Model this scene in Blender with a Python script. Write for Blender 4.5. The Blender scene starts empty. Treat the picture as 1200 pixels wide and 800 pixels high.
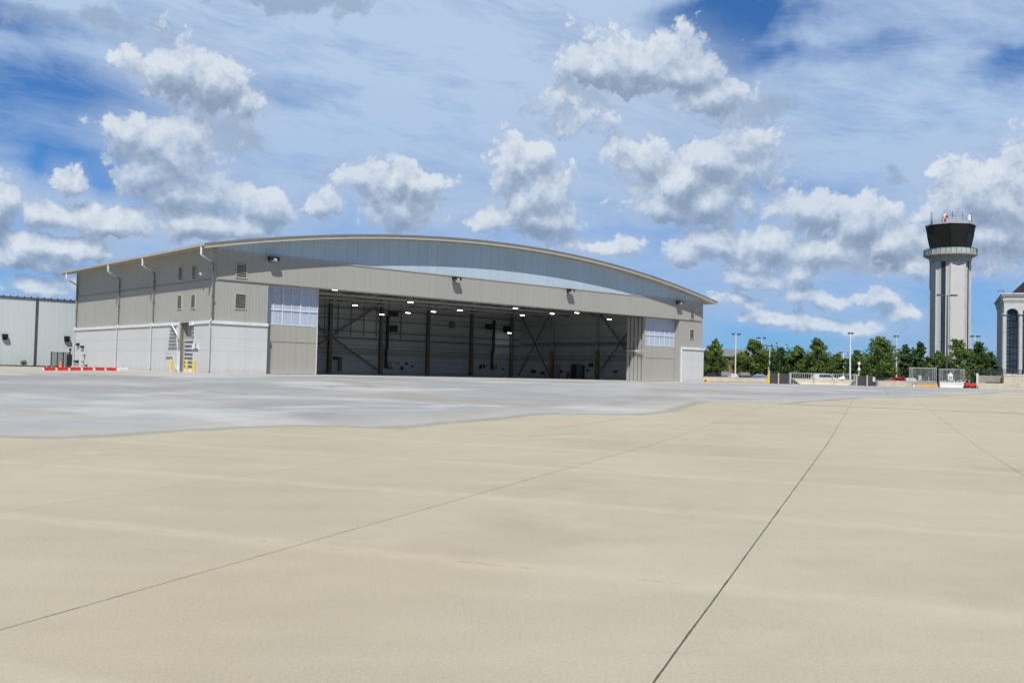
import bpy, bmesh, math, random
from mathutils import Vector, Matrix
random.seed(7)
R = math.radians
S = bpy.context.scene
COL = S.collection

# ------------------------------------------------------------------ camera frame (measured from the photo)
FPX, EYE = 1118.0, 1.65
dn = Vector((-.02413, 1, -36.6 / FPX)).normalized()
fw = (Vector((0, 0, 1)) - dn * dn.z).normalized()
rt = dn.cross(fw)
def ray(x, y):
    c = Vector((x - 600, y - 400, FPX))
    return Vector((c.dot(rt), c.dot(fw), -c.dot(dn)))
def at(x, y, Y):
    r = ray(x, y); r = r / r.y * Y
    return Vector((r.x, r.y, r.z + EYE))
BR = [(25, 0.0), (45, .30), (62, .68), (80, 1.0)]
FLOOR = 1.0
def zg(Y):
    if Y <= BR[0][0]: return BR[0][1]
    for (a, za), (b, zb) in zip(BR, BR[1:]):
        if Y <= b: return za + (zb - za) * (Y - a) / (b - a)
    return FLOOR
def gnd(x, y):
    r = ray(x, y); lo, hi = 1., 3000.
    for _ in range(60):
        m = (lo + hi) / 2
        if EYE + r.z / r.y * m > zg(m): lo = m
        else: hi = m
    p = r / r.y * m
    return Vector((p.x, p.y, zg(m)))
def on(x, Y):                      # ground point at depth Y below picture column x
    p = at(x, 445, Y); p.z = zg(Y); return p

# ------------------------------------------------------------------ materials
def new_mat(name):
    m = bpy.data.materials.new(name); m.use_nodes = True
    nt = m.node_tree; b = nt.nodes['Principled BSDF']
    return m, nt, b
def N(nt, t, **kw):
    n = nt.nodes.new(t)
    for k, v in kw.items(): setattr(n, k, v)
    return n
def lk(nt, a, b): nt.links.new(a, b)
def setin(nt, sock, v):
    if hasattr(v, 'is_linked') or isinstance(v, bpy.types.NodeSocket): nt.links.new(v, sock)
    else: sock.default_value = v
def M(nt, op, a, b=None, c=None, clamp=False):
    n = N(nt, 'ShaderNodeMath', operation=op); n.use_clamp = clamp
    setin(nt, n.inputs[0], a)
    if b is not None: setin(nt, n.inputs[1], b)
    if c is not None: setin(nt, n.inputs[2], c)
    return n.outputs[0]
def VM(nt, op, a, b=None, c=None):
    n = N(nt, 'ShaderNodeVectorMath', operation=op)
    setin(nt, n.inputs[0], a)
    if b is not None: setin(nt, n.inputs[1], b)
    if c is not None: setin(nt, n.inputs[2], c)
    return n.outputs['Value'] if op in ('LENGTH', 'DOT_PRODUCT') else n.outputs[0]
def mix(nt, f, a, b):
    n = N(nt, 'ShaderNodeMix', data_type='RGBA')
    setin(nt, n.inputs[0], f)
    for s, v in ((n.inputs[6], a), (n.inputs[7], b)):
        if isinstance(v, tuple): s.default_value = (*v[:3], 1)
        else: nt.links.new(v, s)
    return n.outputs[2]
def noise(nt, vec, scale, detail=4, rough=.55, dim='3D', out=0, dist=0.):
    n = N(nt, 'ShaderNodeTexNoise', noise_dimensions=dim)
    n.inputs['Scale'].default_value = scale; n.inputs['Detail'].default_value = detail
    n.inputs['Roughness'].default_value = rough; n.inputs['Distortion'].default_value = dist
    if vec is not None: nt.links.new(vec, n.inputs['Vector'])
    return n.outputs[out]
def rng(nt, v, a, b, c, d, smooth=False):
    n = N(nt, 'ShaderNodeMapRange')
    if smooth: n.interpolation_type = 'SMOOTHSTEP'
    setin(nt, n.inputs[0], v)
    for i, q in enumerate((a, b, c, d)): n.inputs[i + 1].default_value = q
    return n.outputs[0]
def scalev(nt, vec, s):
    return VM(nt, 'MULTIPLY', vec, s)
def ocoord(nt): return N(nt, 'ShaderNodeTexCoord').outputs['Object']

def plain(name, col, rough=.6, metal=0., var=.12, vs=1.5, stretch=(1, 1, 1), bump=0., spec=.4, dirt=None):
    m, nt, b = new_mat(name)
    v = scalev(nt, ocoord(nt), stretch)
    n = noise(nt, v, vs, 5, .6)
    f = rng(nt, n, .3, .7, 0, 1)
    c = mix(nt, f, tuple(k * (1 - var) for k in col), tuple(min(1, k * (1 + var)) for k in col))
    if dirt:
        n2 = noise(nt, v, vs * 3.1, 6, .7)
        c = mix(nt, rng(nt, n2, .55, .8, 0, .6), c, dirt)
    lk(nt, c, b.inputs['Base Color'])
    b.inputs['Roughness'].default_value = rough; b.inputs['Metallic'].default_value = metal
    b.inputs['Specular IOR Level'].default_value = spec
    if bump:
        bp = N(nt, 'ShaderNodeBump'); bp.inputs['Strength'].default_value = bump; bp.inputs['Distance'].default_value = .02
        lk(nt, n, bp.inputs['Height']); lk(nt, bp.outputs[0], b.inputs['Normal'])
    return m

def ribbed(name, col, pitch=.3, depth=.35, rough=.5, var=.05, seam=3.0, line=.06, streak=.05):
    """metal sheet with vertical ribs; ribs run up, repeat along x+y of the object"""
    m, nt, b = new_mat(name)
    oc = ocoord(nt); sp = N(nt, 'ShaderNodeSeparateXYZ'); lk(nt, oc, sp.inputs[0])
    s = M(nt, 'ADD', sp.outputs[0], sp.outputs[1])
    w = M(nt, 'SINE', M(nt, 'MULTIPLY', s, 2 * math.pi / pitch))
    w3 = M(nt, 'POWER', M(nt, 'ABSOLUTE', w), 6.)
    fr = M(nt, 'FRACT', M(nt, 'DIVIDE', s, seam))
    panel = M(nt, 'FLOOR', M(nt, 'DIVIDE', s, seam))
    wn = N(nt, 'ShaderNodeTexWhiteNoise', noise_dimensions='1D'); lk(nt, panel, wn.inputs['W'])
    st = noise(nt, scalev(nt, oc, (2.2, 2.2, .12)), 1.0, 5, .65)
    big = noise(nt, oc, .12, 3, .5)
    val = M(nt, 'ADD', M(nt, 'MULTIPLY', M(nt, 'SUBTRACT', wn.outputs[0], .5), var),
            M(nt, 'ADD', M(nt, 'MULTIPLY', M(nt, 'SUBTRACT', st, .5), streak * 3), M(nt, 'MULTIPLY', M(nt, 'SUBTRACT', big, .5), var * 2)))
    seamline = M(nt, 'MULTIPLY', M(nt, 'LESS_THAN', fr, .035 / seam), -.28)
    val = M(nt, 'ADD', M(nt, 'ADD', val, seamline), M(nt, 'ADD', 1., M(nt, 'MULTIPLY', w3, -line)))
    c = VM(nt, 'SCALE', tuple(col)); c.node.inputs[0].default_value = col; lk(nt, val, c.node.inputs['Scale'])
    lk(nt, c, b.inputs['Base Color']); b.inputs['Roughness'].default_value = rough
    b.inputs['Specular IOR Level'].default_value = .35
    bp = N(nt, 'ShaderNodeBump'); bp.inputs['Strength'].default_value = depth; bp.inputs['Distance'].default_value = .03
    lk(nt, w, bp.inputs['Height']); lk(nt, bp.outputs[0], b.inputs['Normal'])
    return m

def block(name, col, hz=(3.05, 1.95), vpitch=3.0, joint=.16):
    """precast white panels: thin horizontal and vertical joints"""
    m, nt, b = new_mat(name)
    oc = ocoord(nt); sp = N(nt, 'ShaderNodeSeparateXYZ'); lk(nt, oc, sp.inputs[0])
    s = M(nt, 'ADD', sp.outputs[0], sp.outputs[1])
    j = None
    for h in hz:
        k = M(nt, 'LESS_THAN', M(nt, 'ABSOLUTE', M(nt, 'SUBTRACT', sp.outputs[2], h)), .03)
        j = k if j is None else M(nt, 'MAXIMUM', j, k)
    if vpitch:
        j = M(nt, 'MAXIMUM', j, M(nt, 'MULTIPLY', M(nt, 'LESS_THAN', M(nt, 'FRACT', M(nt, 'DIVIDE', s, vpitch)), .03 / vpitch), .6))
    n = noise(nt, oc, .35, 6, .65); st = noise(nt, scalev(nt, oc, (1.5, 1.5, .15)), 1, 4, .6)
    low = rng(nt, M(nt, 'ADD', sp.outputs[2], M(nt, 'MULTIPLY', st, .8)), .4, .95, .12, 0)
    val = M(nt, 'SUBTRACT', M(nt, 'ADD', .93, M(nt, 'MULTIPLY', M(nt, 'SUBTRACT', M(nt, 'ADD', n, st), 1.), .13)), M(nt, 'ADD', low, M(nt, 'MULTIPLY', j, joint)))
    c = VM(nt, 'SCALE', tuple(col)); c.node.inputs[0].default_value = col; lk(nt, val, c.node.inputs['Scale'])
    lk(nt, c, b.inputs['Base Color']); b.inputs['Roughness'].default_value = .7
    f = noise(nt, oc, 9, 4, .6)
    bp = N(nt, 'ShaderNodeBump'); bp.inputs['Strength'].default_value = .25; bp.inputs['Distance'].default_value = .02
    lk(nt, f, bp.inputs['Height']); lk(nt, bp.outputs[0], b.inputs['Normal'])
    return m

MAT = {}
MAT['tan_panel'] = ribbed('tan_ribbed_panel', (.36, .356, .327), .3, .12, .55, line=.035)
MAT['tan_flat'] = ribbed('tan_flat_panel', (.36, .354, .322), .6, .12, .55, seam=6.0, line=.03)
MAT['white_base'] = block('white_precast', (.59, .605, .61))
MAT['cap'] = plain('cap_white', (.68, .69, .69), .5)
MAT['trim'] = plain('trim_beige', (.43, .41, .36), .45, var=.06)
MAT['roof'] = ribbed('roof_metal', (.27, .265, .25), .45, .3, .45)
MAT['roof_edge'] = plain('roof_edge', (.19, .18, .165), .4)
MAT['soffit'] = plain('soffit_beige', (.40, .37, .30), .6)
def letlight(m, f):
    nt = m.node_tree; b = nt.nodes['Principled BSDF']; tr = N(nt, 'ShaderNodeBsdfTranslucent')
    lk(nt, b.inputs['Base Color'].links[0].from_socket, tr.inputs[0])
    ms = N(nt, 'ShaderNodeMixShader'); ms.inputs[0].default_value = f
    lk(nt, b.outputs[0], ms.inputs[1]); lk(nt, tr.outputs[0], ms.inputs[2]); lk(nt, ms.outputs[0], nt.nodes['Material Output'].inputs[0])
    return m
MAT['poly'] = ribbed('translucent_panel', (.60, .73, .84), .6, .2, .3, var=.05, seam=1.2, line=.10, streak=.03)
MAT['pane'] = ribbed('door_glazing', (.58, .66, .80), 1.0, .1, .3, var=.08, seam=1.9, line=.05, streak=.06)
for k_ in ('poly', 'pane'): letlight(MAT[k_], .27)
MAT['roller'] = plain('roller_door_blue_grey', (.19, .24, .29), .5)
MAT['mull'] = plain('mullion_white', (.6, .63, .68), .4)
MAT['spout_tan'] = plain('spout_tan', (.17, .16, .145), .45)
MAT['spout_white'] = plain('spout_grey', (.48, .49, .49), .5)
MAT['dark_fit'] = plain('dark_fitting', (.06, .065, .07), .6)
MAT['louvre'] = plain('louvre_beige', (.46, .44, .39), .5)
MAT['dark'] = plain('dark_void', (.03, .03, .032), .8)
MAT['black'] = plain('black_paint', (.02, .02, .022), .6, spec=.15)
MAT['blackgate'] = plain('black_gate_metal', (.03, .033, .035), .5)
MAT['lampglass'] = plain('lamp_glass', (.7, .7, .68), .15, spec=.7)
m_, nt_, b_ = new_mat('lit_lamp_diffuser'); b_.inputs['Base Color'].default_value = (.8, .8, .78, 1); b_.inputs['Emission Color'].default_value = (1, .98, .95, 1); b_.inputs['Emission Strength'].default_value = 20
MAT['lit'] = m_
MAT['in_wall'] = block('interior_liner', (.72, .75, .76), hz=(6.2, 4.0, 8.2), vpitch=2.1, joint=.5)
MAT['in_base'] = block('interior_masonry', (.78, .80, .82), hz=(.2, 1.8), vpitch=4.0, joint=.3)
MAT['steel'] = plain('structural_steel', (.24, .25, .25), .55, dirt=(.16, .15, .14))
MAT['steel_light'] = plain('structural_steel_pale', (.55, .55, .54), .5)
MAT['ochre'] = plain('ochre_column_paint', (.33, .27, .10), .6)
MAT['floor'] = plain('sealed_floor', (.70, .70, .69), .35, vs=.4)
MAT['ygl'] = plain('safety_yellow', (.78, .52, .03), .5, dirt=(.5, .35, .06))
MAT['red'] = plain('barrier_red', (.62, .035, .025), .45)
MAT['whitep'] = plain('plastic_white', (.72, .72, .70), .45)
MAT['orange'] = plain('orange_plastic', (.75, .17, .02), .5)
MAT['grey_box'] = plain('grey_cabinet', (.42, .43, .44), .5)
MAT['panel_blue'] = ribbed('pale_blue_panel', (.52, .575, .60), 1.0, .06, .5, var=.03, seam=7.0, line=.03, streak=.02)
MAT['dark_trim'] = plain('dark_trim', (.07, .075, .08), .5)
MAT['slat'] = plain('slat_grey', (.2, .205, .21), .6)
MAT['conc'] = plain('weathered_concrete', (.48, .44, .35), .85, vs=.9, bump=.3, dirt=(.3, .27, .21))
MAT['conc_white'] = plain('pale_concrete', (.58, .57, .53), .85, vs=.9, bump=.3, dirt=(.4, .38, .34))
MAT['conc_dark'] = plain('stained_concrete', (.27, .25, .21), .85, vs=.8, bump=.3, dirt=(.14, .13, .11))
MAT['wood'] = plain('timber_post', (.48, .39, .27), .75, stretch=(4, 4, .5))
MAT['timber_orange'] = plain('timber_beam', (.62, .36, .13), .7, stretch=(1, 4, 4))
MAT['mesh_black'] = plain('black_screen', (.045, .05, .06), .7)
MAT['galv'] = plain('galvanised_steel', (.45, .48, .50), .4, .3)
MAT['alu'] = plain('aluminium_pole', (.62, .64, .65), .45)
MAT['pole_dark'] = plain('dark_pole', (.06, .065, .06), .5)
MAT['tower_conc'] = block('tower_precast', (.55, .555, .545), hz=(4, 8, 12, 16, 20, 24), vpitch=0, joint=.10)
MAT['tower_grey'] = plain('tower_band', (.35, .35, .34), .7)
MAT['glass_dark'] = plain('tinted_glass', (.010, .013, .014), .12, spec=.3, var=.3)
MAT['glass_green'] = plain('green_rail_glass', (.38, .45, .43), .25, spec=.5, var=.2, vs=.6)
MAT['glass_blue'] = plain('curtain_glass', (.03, .045, .07), .08, spec=.6, var=.5, vs=.35)
MAT['stone'] = plain('pale_stone', (.52, .525, .52), .75, vs=.6)
MAT['bark'] = plain('bark', (.10, .08, .06), .9, vs=5, stretch=(1, 1, .3), bump=.5)
MAT['rubber'] = plain('rubber', (.02, .02, .02), .8)
MAT['asphalt'] = plain('asphalt', (.055, .055, .055), .9, vs=3)
MAT['rooftile'] = plain('far_roof_grey', (.16, .17, .18), .8)
MAT['brick'] = plain('far_brick', (.20, .13, .10), .85)

def leafmat(name, a, b_):
    m, nt, b = new_mat(name)
    oc = ocoord(nt)
    geo = N(nt, 'ShaderNodeNewGeometry')
    n = noise(nt, oc, 1.1, 3, .6)
    f = M(nt, 'ADD', M(nt, 'MULTIPLY', rng(nt, n, .35, .65, 0, 1), .6), M(nt, 'MULTIPLY', geo.outputs['Random Per Island'], .4))
    c = mix(nt, f, a, b_); lk(nt, c, b.inputs['Base Color'])
    b.inputs['Roughness'].default_value = .55; b.inputs['Specular IOR Level'].default_value = .3
    tr = N(nt, 'ShaderNodeBsdfTranslucent'); lk(nt, c, tr.inputs[0])
    ms = N(nt, 'ShaderNodeMixShader'); ms.inputs[0].default_value = .25
    lk(nt, b.outputs[0], ms.inputs[1]); lk(nt, tr.outputs[0], ms.inputs[2])
    lk(nt, ms.outputs[0], nt.nodes['Material Output'].inputs[0])
    return m
MAT['leaf'] = leafmat('maple_leaf', (.04, .092, .016), (.165, .24, .042))
MAT['leaf_dark'] = leafmat('dark_leaf', (.025, .062, .016), (.09, .155, .036))
MAT['leaf_yellow'] = leafmat('yellowing_leaf', (.06, .09, .015), (.20, .18, .035))

# ------------------------------------------------------------------ mesh helper
class MB:
    def __init__(s): s.v = []; s.f = []
    def add(s, vs, fs):
        o = len(s.v); s.v += [tuple(v) for v in vs]; s.f += [tuple(i + o for i in f) for f in fs]; return s
    def box(s, x0, x1, y0, y1, z0, z1):
        v = [(x, y, z) for z in (z0, z1) for y in (y0, y1) for x in (x0, x1)]
        return s.add(v, [(0, 2, 3, 1), (4, 5, 7, 6), (0, 1, 5, 4), (2, 6, 7, 3), (0, 4, 6, 2), (1, 3, 7, 5)])
    def bar(s, a, b, w, h=None, up=(0, 0, 1)):
        a = Vector(a); b = Vector(b); h = h or w
        d = (b - a).normalized(); u = Vector(up)
        if abs(d.dot(u)) > .98: u = Vector((0, 1, 0))
        x = d.cross(u).normalized(); y = x.cross(d).normalized()
        v = []
        for p in (a, b):
            for i, j in ((-1, -1), (1, -1), (1, 1), (-1, 1)): v.append(p + x * i * w / 2 + y * j * h / 2)
        return s.add(v, [(0, 1, 2, 3), (7, 6, 5, 4), (0, 4, 5, 1), (1, 5, 6, 2), (2, 6, 7, 3), (3, 7, 4, 0)])
    def tube(s, a, b, r0, r1=None, n=10, cap=True):
        a = Vector(a); b = Vector(b); r1 = r0 if r1 is None else r1
        d = (b - a).normalized(); u = Vector((0, 0, 1)) if abs(d.z) < .95 else Vector((1, 0, 0))
        x = d.cross(u).normalized(); y = d.cross(x).normalized()
        v = []
        for p, r in ((a, r0), (b, r1)):
            for i in range(n):
                t = 2 * math.pi * i / n; v.append(p + x * math.cos(t) * r + y * math.sin(t) * r)
        f = [(i, (i + 1) % n, n + (i + 1) % n, n + i) for i in range(n)]
        if cap: f += [tuple(range(n))[::-1], tuple(range(n, 2 * n))]
        return s.add(v, f)
    def path(s, pts, r, n=8):
        for a, b in zip(pts, pts[1:]): s.tube(a, b, r, n=n)
        return s
    def lathe(s, prof, n=24, c=(0, 0, 0), ph=0.):
        v = []
        for r, z in prof:
            for i in range(n):
                t = 2 * math.pi * i / n + ph; v.append((c[0] + r * math.cos(t), c[1] + r * math.sin(t), c[2] + z))
        f = []
        for k in range(len(prof) - 1):
            for i in range(n):
                j = (i + 1) % n; f.append((k * n + i, k * n + j, (k + 1) * n + j, (k + 1) * n + i))
        f += [tuple(range(n))[::-1], tuple(range((len(prof) - 1) * n, len(prof) * n))]
        return s.add(v, f)
    def prism(s, poly, axis, a, b):
        """poly of (u,v) extruded along axis from a to b"""
        def P(u, v, w): return {'x': (w, u, v), 'y': (u, w, v), 'z': (u, v, w)}[axis]
        n = len(poly); v = [P(u, w, a) for u, w in poly] + [P(u, w, b) for u, w in poly]
        f = [tuple(range(n)), tuple(range(2 * n - 1, n - 1, -1))]
        for i in range(n): j = (i + 1) % n; f.append((i, i + n, j + n, j))
        return s.add(v, f)
    def build(s, name, mat, parent=None, bevel=0., smooth=False, fix=True):
        me = bpy.data.meshes.new(name); me.from_pydata(s.v, [], s.f); me.update()
        if fix or bevel:
            bm = bmesh.new(); bm.from_mesh(me)
            if fix: bmesh.ops.recalc_face_normals(bm, faces=bm.faces)
            if bevel:
                bmesh.ops.bevel(bm, geom=[e for e in bm.edges], offset=bevel, segments=2, affect='EDGES', clamp_overlap=True)
            bm.to_mesh(me); bm.free()
        if smooth: me.shade_smooth()
        me.materials.append(MAT[mat] if isinstance(mat, str) else mat)
        o = bpy.data.objects.new(name, me); COL.objects.link(o)
        if parent: o.parent = parent
        return o
def tag(o, label=None, cat=None, group=None, kind=None):
    if label: o['label'] = label
    if cat: o['category'] = cat
    if group: o['group'] = group
    if kind: o['kind'] = kind
    return o
def thing(name, label, cat, loc, rz=0., group=None):
    o = bpy.data.objects.new(name, None); COL.objects.link(o)
    o.empty_display_size = .3; o.location = loc; o.rotation_euler = (0, 0, rz)
    return tag(o, label, cat, group)
def kids(o): return [c for c in bpy.data.objects if c.parent == o]
def copy_tree(o, parent=None):
    c = o.copy(); COL.objects.link(c); c.parent = parent
    for ch in kids(o): copy_tree(ch, c)
    return c
def place(first, state, loc, rz, label=None, group=None):
    o = first if not state.get('used') else copy_tree(first)
    state['used'] = True
    o.location = loc; o.rotation_euler = (0, 0, rz)
    if label: o['label'] = label
    if group: o['group'] = group
    return o

# ------------------------------------------------------------------ ground sheets
def drape(name, poly, dz, mat, kind='structure'):
    bm = bmesh.new()
    bm.faces.new([bm.verts.new((p[0], p[1], 0)) for p in poly])
    for Y, _ in BR:
        bmesh.ops.bisect_plane(bm, geom=bm.verts[:] + bm.edges[:] + bm.faces[:], plane_co=(0, Y, 0), plane_no=(0, 1, 0))
    for co_, no_ in [((x, 0, 0), (1, 0, 0)) for x in (-400, -120, -50, -20, 0, 20, 50, 120, 400)] + [((0, y, 0), (0, 1, 0)) for y in (0, 6, 14, 35, 53, 110, 160, 260, 700)]:
        bmesh.ops.bisect_plane(bm, geom=bm.verts[:] + bm.edges[:] + bm.faces[:], plane_co=co_, plane_no=no_)
    bmesh.ops.recalc_face_normals(bm, faces=bm.faces)
    for v in bm.verts: v.co.z = zg(v.co.y) + dz
    bm.normal_update()
    for f in bm.faces:
        if f.normal.z < 0: f.normal_flip()
    me = bpy.data.meshes.new(name); bm.to_mesh(me); bm.free(); me.materials.append(mat)
    o = bpy.data.objects.new(name, me); COL.objects.link(o)
    if kind: o['kind'] = kind
    return o

def link_(o): COL.objects.link(o); return o
SA = R(20.75)                                   # direction of the slab joints
WX = (math.cos(SA), -math.sin(SA), 0); UX = (math.sin(SA), math.cos(SA), 0)
def concrete(name, base, tint, new=False):
    m, nt, b = new_mat(name)
    oc = ocoord(nt)
    flat = VM(nt, 'MULTIPLY', oc, (1, 1, 0))
    warp = noise(nt, flat, .9, 3, .6)
    w = M(nt, 'ADD', VM(nt, 'DOT_PRODUCT', flat, WX), M(nt, 'MULTIPLY', M(nt, 'SUBTRACT', warp, .5), .012))
    u = M(nt, 'ADD', VM(nt, 'DOT_PRODUCT', flat, UX), M(nt, 'MULTIPLY', M(nt, 'SUBTRACT', warp, .5), .10))
    def near(v, vals):
        r = None
        for k in vals:
            d = M(nt, 'ABSOLUTE', M(nt, 'SUBTRACT', v, k)); r = d if r is None else M(nt, 'MINIMUM', r, d)
        return r
    def every(v, sp, off):
        f = M(nt, 'FRACT', M(nt, 'DIVIDE', M(nt, 'SUBTRACT', v, off), sp))
        return M(nt, 'MULTIPLY', M(nt, 'MINIMUM', f, M(nt, 'SUBTRACT', 1., f)), sp)
    brk = noise(nt, flat, 2.3, 5, .7)
    blot = noise(nt, flat, .16, 5, .6); mid = noise(nt, flat, 1.1, 6, .68); fine = noise(nt, flat, 38, 3, .7)
    streak = noise(nt, scalev(nt, VM(nt, 'ADD', VM(nt, 'MULTIPLY', oc, (0, 0, 0)), flat), (.35, 1.9, 0)), .9, 5, .65)
    val = M(nt, 'ADD', .985, M(nt, 'ADD', M(nt, 'MULTIPLY', M(nt, 'SUBTRACT', blot, .5), .30),
            M(nt, 'ADD', M(nt, 'MULTIPLY', M(nt, 'SUBTRACT', mid, .5), .17), M(nt, 'ADD', M(nt, 'MULTIPLY', M(nt, 'SUBTRACT', fine, .5), .62),
              M(nt, 'MULTIPLY', M(nt, 'SUBTRACT', streak, .5), .16)))))
    # slab to slab tone
    iu = M(nt, 'FLOOR', M(nt, 'DIVIDE', M(nt, 'SUBTRACT', u, 7.68), 4.1)); iw = M(nt, 'FLOOR', M(nt, 'DIVIDE', M(nt, 'ADD', w, 1.09), 3.85))
    cb = N(nt, 'ShaderNodeCombineXYZ'); lk(nt, iu, cb.inputs[0]); lk(nt, iw, cb.inputs[1])
    wn = N(nt, 'ShaderNodeTexWhiteNoise', noise_dimensions='2D'); lk(nt, cb.outputs[0], wn.inputs['Vector'])
    val = M(nt, 'ADD', val, M(nt, 'MULTIPLY', M(nt, 'SUBTRACT', wn.outputs[0], .5), .035 if not new else .05))
    c1 = mix(nt, rng(nt, noise(nt, flat, .09, 4, .55), .35, .65, 0, 1), base, tint)
    c = VM(nt, 'SCALE', c1); lk(nt, val, c.node.inputs['Scale'])
    if not new:
        # pale grout band and broken crack at the cross joints
        du = near(u, (3.79, 7.68, 11.73, 15.94, 20.1, 24.2, 28.3, 32.4, 36.5, 40.6, 44.7))
        ost = noise(nt, VM(nt, 'ADD', flat, (13, -9, 0)), .13, 5, .62, dist=.5)
        c = mix(nt, rng(nt, ost, .50, .70, 0, .22), c, (.43, .345, .225))
        gst = noise(nt, VM(nt, 'ADD', flat, (-31, 22, 0)), .21, 5, .66, dist=.4)
        c = mix(nt, rng(nt, gst, .54, .70, 0, .45), c, (.29, .27, .215))
        lft = noise(nt, scalev(nt, VM(nt, 'ADD', flat, (5, 50, 0)), (.5, 1.6, 0)), .8, 6, .7)
        c = mix(nt, rng(nt, lft, .55, .72, 0, .30), c, (.50, .46, .36))
        band = M(nt, 'MULTIPLY', rng(nt, M(nt, 'ADD', du, M(nt, 'MULTIPLY', M(nt, 'SUBTRACT', mid, .5), .5)), .02, .34, 1, 0, True), rng(nt, brk, .35, .6, .3, 1))
        c = mix(nt, M(nt, 'MULTIPLY', band, .6), c, tuple(min(1, k * 1.22) for k in base))
        crack = M(nt, 'MULTIPLY', rng(nt, du, .006, .016, 1, 0), rng(nt, noise(nt, flat, 1.9, 6, .8), .52, .60, 0, .6))
        c = mix(nt, crack, c, (.13, .115, .09))
        # sealed long joints
        jw = N(nt, 'ShaderNodeMapRange')
        wid = M(nt, 'ADD', .0065, M(nt, 'MULTIPLY', rng(nt, brk, .5, .8, 0, 1), .010))
        for pos, st in ((-1.09, 1.), (-4.99, .85), (2.60, .85), (-8.86, .6), (6.4, .5), (-12.8, .3), (10.3, .4)):
            dw = M(nt, 'ABSOLUTE', M(nt, 'SUBTRACT', w, pos))
            hard = M(nt, 'LESS_THAN', dw, wid)
            brkn = rng(nt, noise(nt, flat, .55, 4, .7), .30, .5, 1. if st > .9 else (.75 if st > .8 else .2), 1.)
            c = mix(nt, M(nt, 'MULTIPLY', M(nt, 'MULTIPLY', hard, brkn), st * .9), c, (.055, .048, .040))
        dk = M(nt, 'ABSOLUTE', M(nt, 'SUBTRACT', u, 50.7))
        c = mix(nt, M(nt, 'MULTIPLY', rng(nt, dk, .15, .35, 1, 0), M(nt, 'MULTIPLY', rng(nt, brk, .3, .6, .4, .8), M(nt, 'GREATER_THAN', w, -4.5))), c, (.13, .12, .10))
        # small spalls and oil spots
        v = N(nt, 'ShaderNodeTexVoronoi'); v.inputs['Scale'].default_value = .42; lk(nt, flat, v.inputs['Vector'])
        spot = M(nt, 'MULTIPLY', M(nt, 'LESS_THAN', M(nt, 'ADD', v.outputs['Distance'], M(nt, 'MULTIPLY', M(nt, 'SUBTRACT', noise(nt, flat, 30, 2, .5), .5), .02)), .016), .7)
        c = mix(nt, spot, c, (.12, .105, .085))
        ag = noise(nt, flat, 140, 2, .6)
        c = mix(nt, rng(nt, ag, .62, .74, 0, .45), c, (.20, .175, .13))
        ag2 = noise(nt, VM(nt, 'ADD', flat, (3, 3, 0)), 48, 3, .7)
        clus = rng(nt, noise(nt, flat, .7, 3, .6), .45, .65, .1, 1)
        c = mix(nt, M(nt, 'MULTIPLY', rng(nt, ag2, .66, .73, 0, .6), clus), c, (.15, .13, .10))
        c = mix(nt, rng(nt, ag2, .36, .28, 0, .35), c, (.55, .50, .40))
        b.inputs['Roughness'].default_value = .85
    else:
        big = noise(nt, flat, .055, 5, .6, dist=.6)
        c = mix(nt, rng(nt, big, .40, .58, 0, .9), c, (.27, .285, .295))
        ch = noise(nt, VM(nt, 'ADD', flat, (40, 11, 0)), .11, 4, .6, dist=.8)
        c = mix(nt, rng(nt, ch, .52, .64, 0, .8), c, (.47, .475, .475))
        d2 = noise(nt, VM(nt, 'ADD', flat, (-25, 70, 0)), .10, 4, .6, dist=.6)
        c = mix(nt, rng(nt, d2, .52, .62, 0, .8), c, (.30, .27, .23))
        j = M(nt, 'MINIMUM', every(u, 6.1, 50.7), every(w, 6.1, 1.0))
        c = mix(nt, rng(nt, j, .03, .09, .38, 0), c, (.2, .2, .2))
        # pale strip of concrete just outside the hangar doors
        fd = VM(nt, 'DOT_PRODUCT', VM(nt, 'SUBTRACT', flat, (CORN.x, CORN.y, 0)), (NF.x, NF.y, 0))
        st = M(nt, 'MULTIPLY', rng(nt, fd, 5.0, 6.0, 1, 0), .8)
        c = mix(nt, st, c, (.42, .39, .34))
        b.inputs['Roughness'].default_value = .62
        ea = N(nt, 'ShaderNodeAttribute'); ea.attribute_name = 'edge'
        ed = M(nt, 'ADD', ea.outputs['Fac'], M(nt, 'MULTIPLY', M(nt, 'SUBTRACT', noise(nt, flat, .8, 6, .72), .5), 1.3))
        al = rng(nt, ed, -.1, 1.1, 0, 1, True)
        tp = N(nt, 'ShaderNodeBsdfTransparent'); mx = N(nt, 'ShaderNodeMixShader'); lk(nt, al, mx.inputs[0]); lk(nt, tp.outputs[0], mx.inputs[1]); lk(nt, b.outputs[0], mx.inputs[2])
        lk(nt, mx.outputs[0], nt.nodes['Material Output'].inputs[0])
        c = mix(nt, rng(nt, ed, .3, 4.0, .65, 0), c, (.43, .42, .375))
    lk(nt, c, b.inputs['Base Color']); b.inputs['Specular IOR Level'].default_value = .3
    bp = N(nt, 'ShaderNodeBump'); bp.inputs['Strength'].default_value = .7; bp.inputs['Distance'].default_value = .010
    lk(nt, noise(nt, flat, 60, 3, .7), bp.inputs['Height']); lk(nt, bp.outputs[0], b.inputs['Normal'])
    return m

HA = R(48.45)
T = Vector((math.sin(HA), math.cos(HA), 0)); NF = Vector((math.cos(HA), -math.sin(HA), 0))
CORN = Vector((-26.05, 82.0, FLOOR)) + T * .2
MAT['old_conc'] = concrete('old_beige_concrete', (.392, .362, .275), (.425, .395, .306))
MAT['new_conc'] = concrete('new_grey_concrete', (.375, .382, .368), (.41, .417, .405), True)

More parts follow.
